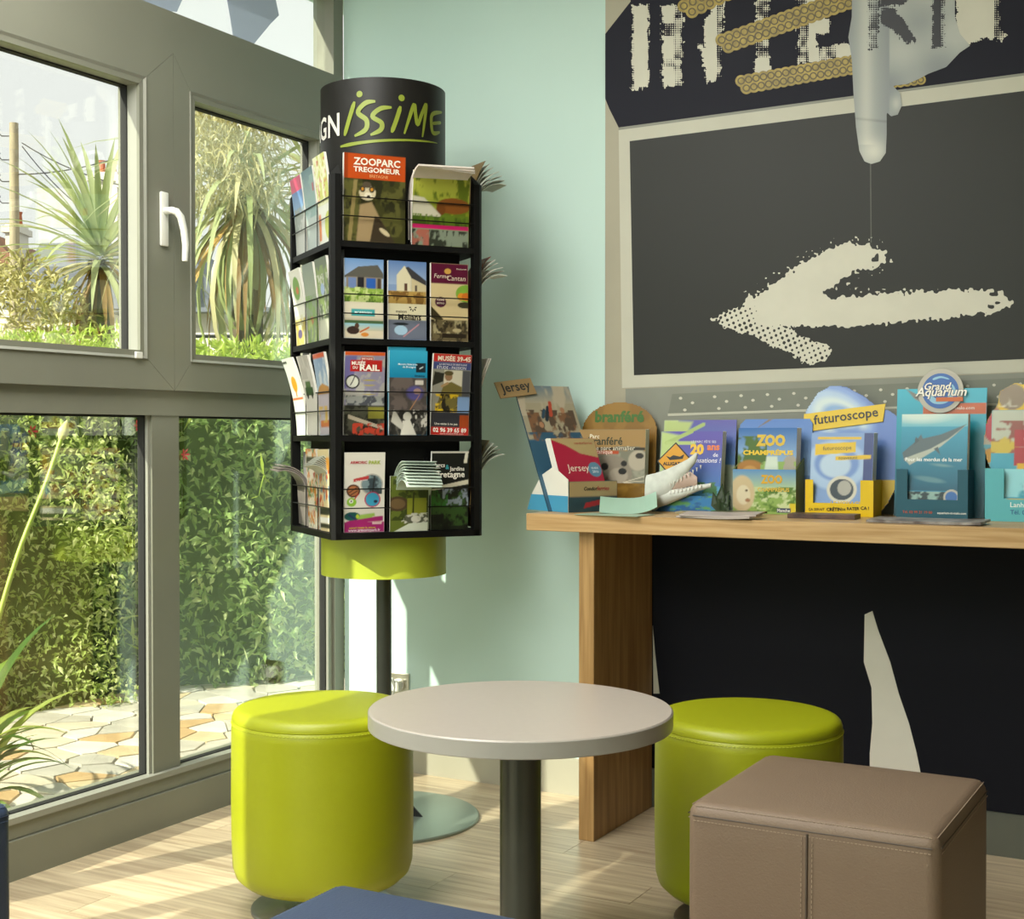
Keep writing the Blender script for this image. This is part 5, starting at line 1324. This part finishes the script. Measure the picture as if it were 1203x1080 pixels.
c = Cv(W - .02, .27, '#3f9cb4', 80); c.rect(0, .62, 1, 1, '#b8bcaa').noise(0, .6, 1, .9, '#8d4a3c', 7, 9, 96, .55).noise(0, .6, .6, .85, '#c8b03c', 7, 9, 97, .62).rect(.25, .66, 1, .82, '#a8242c').rect(.25, .49, 1, .66, '#a8242c').rect(.28, .46, .9, .51, '#d9a81c').noise(0, .2, 1, .46, '#8fd0d8', 5, 8, 98, .5).ell(.5, .3, .14, .16, '#dfe6e0', 0, 2)
s.stack('turquoise splash leaflet with red block title at the desk edge', W - .02, .27, c, [('COBAC', .66, .735, .62, '#f0ece0', dict(bold=.05, h=.18)), ('PARC', .64, .575, .5, '#f0ece0', dict(bold=.05, h=.17))], 3, .009, .006)

# --- loose leaflets lying on the desk
def lying(label, px, py, W, L, T, rz, col, n=1, curl=0.0, z=0.0, name='leaflet', c2=None, tilt=0.0):
    p = on_z(px, py, DZ)
    y = max(-0.40, min(-0.2, p.y)); x = on_y(px, py, y).x
    for i in range(n):
        mb = MB(); k = 10; vs = []; fs = []
        for a in range(k + 1):
            xx = -W / 2 + W * a / k; zz = curl * (abs(xx) / (W / 2)) ** 2.2 * (1 if xx > 0 else .25)
            vs += [(xx, -L / 2, zz), (xx, L / 2, zz), (xx, L / 2, zz + T), (xx, -L / 2, zz + T)]
        for a in range(k):
            for q in range(4): fs.append((a * 4 + q, a * 4 + (q + 1) % 4, a * 4 + 4 + (q + 1) % 4, a * 4 + 4 + q))
        fs += [(0, 1, 2, 3), tuple(k * 4 + q for q in (3, 2, 1, 0))]
        mb.add(vs, fs)
        o = obj(name, mb.mesh(name), M('cover_' + col.lstrip('#'), col, .4, col2=c2, scale=25) if c2 else ink(col), None, (x + .006 * i, y + .004 * i, DZ + .0008 + z + i * (T + .0006) + L / 2 * math.sin(R(tilt))), (R(tilt), 0, R(rz + 7 * i)))
        tag(o, label if n == 1 else label, 'leaflet', None if n == 1 else 'stacked loose leaflets')
lying('curled pale green sheet lying before the brown arched stand', 738, 603, .155, .14, .0012, 24, '#a3c8b4', 1, .02, tilt=15)
lying('flat pale green sheet under the curled one on the desk', 722, 606, .19, .1, .0012, -4, '#9fb8a0', 1)
lying('small tan leaflet lying before the reptile park stand', 818, 604, .1, .06, .006, 3, '#9c9272', 1, 0, .0)
lying('mauve-white leaflet lying in front of the tan leaflet', 845, 611, .2, .09, .004, -3, '#b4a8a0', 2, .004, tilt=3)
lying('leaflet with a dark leaf picture lying before the zoo stand', 868, 606, .13, .07, .005, -6, '#6d7048', 1, 0, .006, c2='#2f3a24')
lying('plum-brown thick leaflet lying before the yellow box', 968, 609, .17, .08, .011, 4, '#6a4f42', 1, 0, 0, c2='#3c2c28')
lying('grey photo leaflet with white edge lying before the aquarium stand', 1090, 615, .27, .1, .006, -3, '#a5a09a', 1, .002, 0, tilt=2, c2='#5d5450')
# dark green plant sprig card beside the reptile stand
p = wx(846, -0.25)
mb = MB()
for k, (a, L) in enumerate(((-.35, .065), (.05, .085), (.35, .07), (.6, .05))):
    c_, s_ = math.sin(a), math.cos(a)
    mb.add([(0, 0, 0), (c_ * L * .5 - s_ * .014, -.004, s_ * L * .5 + c_ * .018), (c_ * L, .004, s_ * L), (c_ * L * .5 + s_ * .014, -.004, s_ * L * .5 - c_ * .018)], [(0, 1, 2, 3)])
    mb.add([(0, .002, 0), (c_ * L * .5 - s_ * .014, -.002, s_ * L * .5 + c_ * .018), (c_ * L, .006, s_ * L), (c_ * L * .5 + s_ * .014, -.002, s_ * L * .5 - c_ * .018)], [(3, 2, 1, 0)])
t = thing('leaf_cutout', 'dark green leaf cut-out standing beside the reptile park stand', 'leaf', (p, -.25, DZ))
obj('leaves', raw_mesh(mb, 'leaves'), M('dark_leaf_green', '#2b3d20', .5, var=.2, scale=30), t)
obj('foot', MB().box(-.02, -.012, 0, .02, .012, .003), M('dark_leaf_green'), t)
# ================================================================== garden outside the windows
def plane(name, x0, y0, x1, y1, z, mat):
    return struct(name, MB().box(x0, y0, z - .05, x1, y1, z), mat)
GZ = -0.05
plane('ground', -60, -12, -0.1, 70, GZ - 0.03, M('garden_soil', '#6d6a3c', .9, var=.3, scale=3))
# crazy paving along the house
patio = plane('patio', -1.75, -4.5, -0.09, 3.4, GZ - 0.008, M('mortar', '#9a9484', .9, var=.1, scale=20))
m_st = [M('paving_stone_%s' % n, c, .75, var=.12, scale=9, bump=.3, bscale=60) for n, c in (('cream', '#c4bba4'), ('sand', '#c0ae88'), ('ochre', '#b89a6c'), ('pale_grey', '#b0ac9e'), ('white', '#cac6ba'))]
def clip_poly(poly, a, b):      # keep the side nearer to a than to b
    mx, my = (a[0] + b[0]) / 2, (a[1] + b[1]) / 2; nx, ny = b[0] - a[0], b[1] - a[1]
    out = []
    for i in range(len(poly)):
        p, q = poly[i], poly[(i + 1) % len(poly)]
        dp = (p[0] - mx) * nx + (p[1] - my) * ny; dq = (q[0] - mx) * nx + (q[1] - my) * ny
        if dp <= 0: out.append(p)
        if dp * dq < 0:
            t = dp / (dp - dq); out.append((p[0] + t * (q[0] - p[0]), p[1] + t * (q[1] - p[1])))
    return out
sr = random.Random(21)
pts = []
for i in range(11):
    for j in range(22):
        pts.append((-1.74 + (i + sr.uniform(.05, .95)) * .15, -1.3 + (j + sr.uniform(.05, .95)) * .155))
for i, p in enumerate(pts):
    poly = [(-1.74, -1.32), (-0.095, -1.32), (-0.095, 2.13), (-1.74, 2.13)]
    for j, q in enumerate(pts):
        if i != j and math.hypot(p[0] - q[0], p[1] - q[1]) < 1.2: poly = clip_poly(poly, p, q)
        if len(poly) < 3: break
    if len(poly) < 3: continue
    cx = sum(v[0] for v in poly) / len(poly); cy = sum(v[1] for v in poly) / len(poly)
    sh = []
    for v in poly:
        d = math.hypot(v[0] - cx, v[1] - cy)
        k = max(.2, 1 - .007 / max(d, .02))
        sh.append(((v[0] - cx) * k, (v[1] - cy) * k))
    obj('paving_stone', MB().prism(sh, 0, .012 + sr.uniform(0, .004), 'xy'), sr.choice(m_st + m_st[:1] + m_st[3:]), patio, (cx, cy, GZ - .008))

nr = np.random.RandomState(3)
def leaf_cloud(P, L, W, up=0.3, out=None, droop=0.2, seed=0):
    """many small folded leaves as one mesh; P: (n,3)"""
    r_ = np.random.RandomState(seed); n = len(P)
    d = r_.normal(size=(n, 3)); d[:, 2] += up
    if out is not None: d += np.array(out)
    d /= np.linalg.norm(d, axis=1)[:, None]
    s_ = np.cross(d, r_.normal(size=(n, 3))); s_ /= np.linalg.norm(s_, axis=1)[:, None]
    nn = np.cross(d, s_)
    l = (L * r_.uniform(.6, 1.25, n))[:, None]; w = (W * r_.uniform(.7, 1.2, n))[:, None]
    base = P; mid = P + d * l * .5 - nn * l * .05; tip = P + d * l - np.array([0, 0, 1]) * l * droop
    a = mid + s_ * w * .5 + nn * w * .2; b = mid - s_ * w * .5 + nn * w * .2
    V = np.stack([base, a, tip, b, mid], 1).reshape(-1, 3)
    o = (np.arange(n) * 5)[:, None]
    Fc = np.concatenate([o + np.array([[0, 1, 4]]), o + np.array([[1, 2, 4]]), o + np.array([[2, 3, 4]]), o + np.array([[3, 0, 4]])], 0)
    me = bpy.data.meshes.new('foliage'); me.from_pydata(V.tolist(), [], Fc.tolist())
    return me
m_hedge = island_mat('hedge_leaves', ['#9ab058', '#c4d47c', '#a8bc64', '#d6de96', '#e4e8ae', '#b4c870'], .45, .55)
m_hedge2 = island_mat('privet_leaves', ['#9ab440', '#b8cc58', '#a6be48', '#ccd878', '#88a43a'], .4, .5)
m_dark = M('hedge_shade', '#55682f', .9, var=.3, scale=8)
# two shrubs of the hedge, side by side
def hedge(label, y0, y1, xf, h, n, seed, mats, sz):
    t = thing('hedge_shrub', label, 'hedge', (0, 0, GZ - .03))
    r_ = np.random.RandomState(seed)
    fx = lambda y: xf + .12 + .5 * (y - 1.0) + .13 * np.sin(y * 4.6 + seed) + .06 * np.sin(y * 10.7 + 2 * seed)
    ys_ = np.linspace(y0 + .06, y1 - .06, 12)
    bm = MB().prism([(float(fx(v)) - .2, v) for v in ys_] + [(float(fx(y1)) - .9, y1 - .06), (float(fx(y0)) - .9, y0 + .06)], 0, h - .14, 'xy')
    obj('shade_core', bm, m_dark, t)  # solid core, its darker colour stands for the shade among the leaves
    y = r_.uniform(y0, y1, n); q = r_.uniform(0, 1, n)
    bump = .09 * np.sin(y * 5.1 + seed) + .06 * np.sin(y * 11.3 + seed * 2)
    z = r_.uniform(.02, h, n) ** 1.0
    x = fx(y) - np.abs(r_.normal(0, .13, n)) + .07 * np.sin(z * 7 + y * 4)
    top = q > .68
    z[top] = (h + bump[top] * .6 - np.abs(r_.normal(0, .06, top.sum())))
    x[top] = fx(y[top]) - r_.uniform(-.05, .7, top.sum())
    f = obj('foliage', leaf_cloud(np.stack([x, y, z], 1), sz, sz * .42, .35, (.5, -.4, 0), .25, seed), mats[0], t); f['kind'] = 'stuff'
    k = int(n * .22)
    y = r_.uniform(y0, y1, k); bump = .09 * np.sin(y * 5.1 + seed)
    P = np.stack([fx(y) - r_.uniform(-.05, .7, k), y, h + bump * .6 + r_.uniform(-.03, .13, k)], 1)
    f = obj('top_shoots', leaf_cloud(P, sz * 1.1, sz * .4, 1.3, None, .05, seed + 1), mats[1], t); f['kind'] = 'stuff'
    # arching sprigs
    mb = MB()
    for i in range(int((y1 - y0) * 9)):
        yy = r_.uniform(y0, y1)
        p = Vector((float(fx(yy)) + r_.uniform(-.02, .04), yy, r_.uniform(.25, h)))
        L = r_.uniform(.15, .3); a = r_.uniform(-.9, .9)
        path = [p + Vector((L * .5 * t_ * (1 - .3 * t_), math.sin(a) * L * t_, L * (.5 * t_ - .9 * t_ * t_))) for t_ in np.linspace(0, 1, 6)]
        mb.tube(path, [.004, .004, .0035, .003, .0025, .001], 4)
        for w_ in range(6):
            c_ = path[min(5, w_)]
            dv = Vector(r_.normal(size=3)) * .03
            mb.add([c_, c_ + dv + Vector((0, .012, 0)), c_ + dv * 2.1, c_ + dv - Vector((0, .012, 0))], [(0, 1, 2, 3)])
    f = obj('sprigs', raw_mesh(mb, 'sprigs'), mats[1], t); f['kind'] = 'stuff'
    return t
hedge('feathery light green hedge shrub behind the paving', -0.9, 0.62, -1.58, 1.45, 22000, 11, (m_hedge, m_hedge2), .04)
hedge('broad-leaved darker hedge shrub beside the feathery one', 0.6, 2.3, -1.55, 1.42, 12000, 14, (island_mat('laurel_leaves', ['#84a258', '#a8c276', '#92b064', '#bed08a', '#d2dc9e'], .4, .5), m_hedge2), .06)
hedge('far end hedge shrub past the house corner', 2.28, 4.2, -1.6, 1.4, 3500, 17, (m_hedge, m_hedge2), .09)
# a few red flowers
mred = M('red_petals', '#c8303c', .5, var=.1)
for px, py, x in ((215, 534, -1.45), (36, 507, -1.85), (160, 500, -1.6)):
    p = on_x(px, py, x)
    t = thing('hedge_flower', 'small red flower blooming on the hedge', 'flower', p, 0, 'red flowers on the hedge')
    for k in range(6):
        a = k * PI / 3
        obj('petal', MB().add([(0, 0, 0), (.012, .018 * math.cos(a) - .006 * math.sin(a), .018 * math.sin(a) + .006 * math.cos(a)), (.016, .03 * math.cos(a), .03 * math.sin(a)), (.012, .018 * math.cos(a) + .006 * math.sin(a), .018 * math.sin(a) - .006 * math.cos(a))], [(0, 1, 2, 3)]).mesh('petal'), mred, t)

# sword-leaved palms
def sword(L, W, droop, fold=.25, n=7):
    vs, fs = [], []
    for i in range(n + 1):
        t = i / n
        th = droop * t * t
        x = L * (t - droop * droop * t ** 3 * .12); z = -L * droop * t ** 2.4 * .42
        w = W * (math.sin(PI * min(1, (t * .8 + .2))) ** .7) * (1 - .15 * t) * .5 if i < n else .0005
        vs += [(x, -w, z + fold * w), (x, 0, z), (x, w, z + fold * w)]
    for i in range(n):
        a = 3 * i
        fs += [(a, a + 1, a + 4, a + 3), (a + 1, a + 2, a + 5, a + 4)]
    me = bpy.data.meshes.new('leaf'); me.from_pydata(vs, [], fs); me.shade_smooth()
    return me
m_pl = [island_mat('palm_leaf_%d' % k, c, .4, .4) for k, c in enumerate((['#a8b47c', '#bcc694'], ['#98a86a', '#acb880'], ['#c8c494', '#d4cca0']))]
m_dry = [island_mat('dry_leaf_%d' % k, c, .7, .2) for k, c in enumerate((['#a8864a', '#b8964f'], ['#7d6238', '#8d7040']))]
m_trunk = M('palm_trunk_bark', '#5f5240', .9, var=.35, scale=14, bump=.8, bscale=30)
def palm(label, c, L, W, n, lo, hi, seed, dry=18, base=GZ, droopk=1.0):
    r_ = random.Random(seed)
    t = thing('cordyline_palm', label, 'palm', (c.x, c.y, base))
    hz = c.z - base
    path = [(r_.uniform(-.02, .02), r_.uniform(-.02, .02), hz * k / 8) for k in range(9)]
    obj('trunk', MB().tube(path, [.11, .1, .095, .09, .09, .09, .085, .08, .06], 12), m_trunk, t, smooth=60)
    ms = {}
    for i in range(n):
        e = R(lo + (hi - lo) * (i + .5) / n); a = i * 2.399963 + r_.uniform(-.2, .2)
        dk = round(droopk * (.35 + .5 * (1 - (e / R(90)))) + r_.choice((0, .15)), 2); lk = r_.choice((.85, 1, 1.1)); mk = r_.randrange(3) if e < R(30) else r_.randrange(2)
        key = (round(dk, 1), lk, mk)
        if key not in ms:
            ms[key] = sword(L * lk, W, key[0]); ms[key].materials.append(m_pl[mk])
        obj('leaf', ms[key], None, t, (.03 * math.cos(a), .03 * math.sin(a), hz + .10 * math.sin(e)), (0, -e, a))
    for i in range(dry):
        a = r_.uniform(0, 2 * PI); e = R(r_.uniform(-80, -35)); lk = r_.choice((.7, .9)); mk = r_.randrange(2)
        key = ('d', lk, mk)
        if key not in ms:
            ms[key] = sword(L * lk, W * .8, .5); ms[key].materials.append(m_dry[mk])
        obj('dry_leaf', ms[key], None, t, (.06 * math.cos(a), .06 * math.sin(a), hz - r_.uniform(0, .12)), (0, -e, a))
    return t
c1 = at_depth(118, 306, 9.0)
palm('spiky green cordyline palm with upright sword leaves behind the hedge', c1, .84, .05, 84, -28, 82, 5, 16)
c2 = at_depth(290, 232, 7.4)
p2 = palm('large drooping palm with dry leaves and a pale flower plume', c2, .95, .038, 110, -66, 38, 8, 36, GZ, 1.5)
r_ = np.random.RandomState(31)
n = 3600
th = r_.uniform(0, 2 * PI, n); rr = .36 * r_.uniform(0, 1, n) ** .6; zz = r_.uniform(-.1, .62, n)
P = np.stack([rr * np.cos(th) + .06, rr * np.sin(th) - .28, c2.z - GZ + zz], 1)
o = obj('flower_plume', leaf_cloud(P, .10, .013, .2, None, .6, 33), island_mat('plume', ['#c4bc84', '#d8d2a4', '#b4ae78', '#e0dcb8'], .7, .45), p2); o['kind'] = 'stuff'
c3 = at_depth(364, 205, 8.6)
palm('third palm crown seen beside the brochure rack header', c3, .6, .04, 44, -40, 60, 12, 8)
# loose shrub at left beyond the hedge
p = at_depth(14, 330, 8.6)
t = thing('garden_bush', 'olive yellow bush left of the spiky palm', 'bush', (p.x, p.y, GZ))
r_ = np.random.RandomState(41); n = 5200
v = r_.normal(size=(n, 3)); v /= np.linalg.norm(v, axis=1)[:, None]; v *= (r_.uniform(.55, 1, n) ** .5)[:, None]
f = obj('foliage', leaf_cloud(v * np.array([.62, .62, .95]) + np.array([0, 0, 1.35]), .1, .022, .5, None, .2, 43), island_mat('olive_leaves', ['#a39e5c', '#bcb674', '#cfc68c', '#908c50'], .6, .3), t); f['kind'] = 'stuff'
obj('trunk', MB().tube([(0, 0, 0), (.02, 0, .7), (0, .02, 1.4)], [.05, .04, .02], 8), m_trunk, t)

# strap-leaved plant with a bud stalk close to the window
t = thing('agapanthus_plant', 'strap-leaved plant with one long bud stalk beside the window', 'plant', (-0.62, -1.02, GZ))
m_strap = [island_mat('strap_leaf_%d' % k, c, .3, .35) for k, c in enumerate((['#5f8a2c', '#7da03a'], ['#35581e', '#4a7226'], ['#8fa34a', '#a8b45c']))]
sm = {}
ar = random.Random(4)
for i in range(52):
    a = i * 2.4 + ar.uniform(-.2, .2); e = R(ar.uniform(35, 82)); dk = ar.choice((.9, 1.3, 1.7)); lk = ar.choice((.42, .55, .65)); mk = ar.randrange(3)
    if math.cos(a) > .1: lk = .30
    if (dk, lk, mk) not in sm:
        sm[(dk, lk, mk)] = sword(lk, .042, dk, .3, 9); sm[(dk, lk, mk)].materials.append(m_strap[mk])
    obj('leaf', sm[(dk, lk, mk)], None, t, (.03 * math.cos(a), .03 * math.sin(a), .18 * ar.random()), (0, -e, a))
s0 = Vector((0, 0, .1)); tipw = on_x(73, 512, -0.58); tipl = tipw - Vector((-0.62, -1.02, GZ)); mid = on_x(20, 655, -0.6) - Vector((-0.62, -1.02, GZ))
path = spline([tuple(s0), tuple(s0.lerp(mid, .6) + Vector((0, -.02, 0))), tuple(mid), tuple(mid.lerp(tipl, .6) + Vector((0, .006, 0))), tuple(tipl)], 6)
obj('bud_stalk', MB().tube(path, .0075, 8), M('stalk_green', '#a3b84a', .4, var=.1), t, smooth=60)
dv = (Vector(path[-1]) - Vector(path[-3])).normalized()
obj('bud', MB().tube([tipl - dv * .012, tipl, tipl + dv * .018, tipl + dv * .036, tipl + dv * .052], [.008, .015, .017, .010, .002], 12), M('bud_cream', '#cfd08a', .5, var=.15, scale=60), t, smooth=60)

# ------------------------------------------------------------------ beyond the garden
m_white = M('white_render', '#d8d4c6', .8, var=.05, scale=1)
m_slate = M('slate_roof', '#6f7480', .7, var=.12, scale=3)
m_tile = M('brown_tile_roof', '#8a6248', .7, var=.15, scale=4)
m_pot = M('terracotta_pot', '#b06038', .7, var=.1)
m_pane = M('house_window_pane', '#4a5560', .15)
def local_box(name, parent, M_, x0, y0, z0, x1, y1, z1, mat):
    o = obj(name, MB().box(x0, y0, z0, x1, y1, z1), mat, parent); return o
def house(label, px, Z, w, d, h, roof_h, m_roof, yaw, chim=()):
    p = at_depth(px, 514, Z)
    t = thing('house', label, 'house', (p.x, p.y, GZ), yaw)
    obj('walls', MB().box(-w / 2, 0, 0, w / 2, d, h), m_white, t)
    obj('roof', MB().prism([(-w / 2 - .2, h), (w / 2 + .2, h), (w / 2 - .4, h + roof_h), (-w / 2 + .4, h + roof_h)], -.2, d + .2), m_roof, t)
    for k in range(max(1, int(w / 2))):
        x = -w / 2 + 1.0 + k * 2.0
        wn_ = obj('window', MB().box(x - .5, -.05, h * .4, x + .5, 0, h * .4 + 1.1), m_white, t)
        obj('pane', MB().box(x - .42, -.06, h * .4 + .08, x + .42, -.05, h * .4 + 1.02), m_pane, wn_)
    for (x, y, zt, cw) in chim:
        ch = obj('chimney', MB().box(x - cw / 2, y, h, x + cw / 2, y + .5, zt).box(x - cw / 2 - .05, y - .05, zt - .15, x + cw / 2 + .05, y + .55, zt - .05), m_white, t)
        for q in (-.25, .15):
            obj('chimney_pot', MB().lathe([(.065, 0), (.05, .18), (.065, .22)], 12, (x + q * cw, y + .25, zt)), m_pot, ch)
    return t
house('white house with tall chimneys behind the spiky palm', 138, 21.0, 3.0, 4, 3.1, 1.0, m_slate, HEAD, ((-.28, .3, 5.28, .42), (.12, .3, 5.18, .3)))
house('low house with grey slate roof left of the chimneys', 62, 26.5, 3.2, 4, 3.6, 1.1, m_slate, HEAD)
house('brown-roofed house at the foot of the utility pole', -45, 22.0, 1.7, 3, 3.9, .55, m_tile, HEAD, ((.75, .2, 4.62, .2),))
hh = house('pale rendered house behind the drooping palm', 292, 15.0, 2.6, 4, 2.5, .05, m_slate, HEAD)
# railing on the far wall
t = thing('garden_railing', 'thin dark garden railing before the pale rendered house', 'railing', at_depth(270, 514, 13.5), HEAD)
for z in (.75, 1.0):
    obj('rail', MB().tube([(-1.0, 0, z), (1.2, 0, z)], .018, 6), m_blackmetal, t)
for k in range(10):
    obj('baluster', MB().tube([(-1.0 + k * .24, 0, -1.1), (-1.0 + k * .24, 0, 1.0)], .01, 5), m_blackmetal, t)
# utility pole with insulators and wires
m_pole = M('weathered_wood_pole', '#a89c82', .8, var=.15, scale=6, stretch=(6, 6, .6))
p = at_depth(18.5, 514, 19.0)
pole = thing('utility_pole', 'weathered wooden utility pole with insulators above the roofs', 'pole', (p.x, p.y, GZ))
hz = at_depth(18.5, 146, 19.0).z - GZ
obj('post', MB().tube([(0, 0, 0), (0, 0, hz)], [.085, .06], 12), m_pole, pole, smooth=50)
for k, z in enumerate((.12, .45, .75, 1.05)):
    q = Matrix.Rotation(HEAD, 3, 'Z') @ Vector((-.24, 0, 0))
    obj('bracket', MB().tube([(0, 0, hz - z - .06), (q.x * .7, q.y * .7, hz - z - .06), (q.x, q.y, hz - z)], .008, 5), m_blackmetal, pole)
    obj('insulator', MB().lathe([(.02, -.05), (.05, -.03), (.03, 0), (.05, .03), (.02, .08)], 10, (q.x, q.y, hz - z)), M('dark_insulator', '#3a3330', .3), pole)
for i, (a, b, Zb) in enumerate((((26, 168), (175, 225), 14.0), ((26, 172), (120, 262), 16.0), ((20, 205), (190, 168), 15.0))):
    A_ = at_depth(*a, 19.0); B_ = at_depth(*b, Zb)
    pts_ = [A_.lerp(B_, t_) - Vector((0, 0, .35 * 4 * t_ * (1 - t_) * .25)) for t_ in np.linspace(0, 1, 9)]
    tag(obj('overhead_wire', MB().tube(pts_, .008, 5), m_blackmetal), ('overhead wire running down from the utility pole to the chimneys', 'overhead wire dropping steeply from the utility pole', 'overhead wire rising to the right of the utility pole')[i].replace('to the right of', 'past'), 'wire')
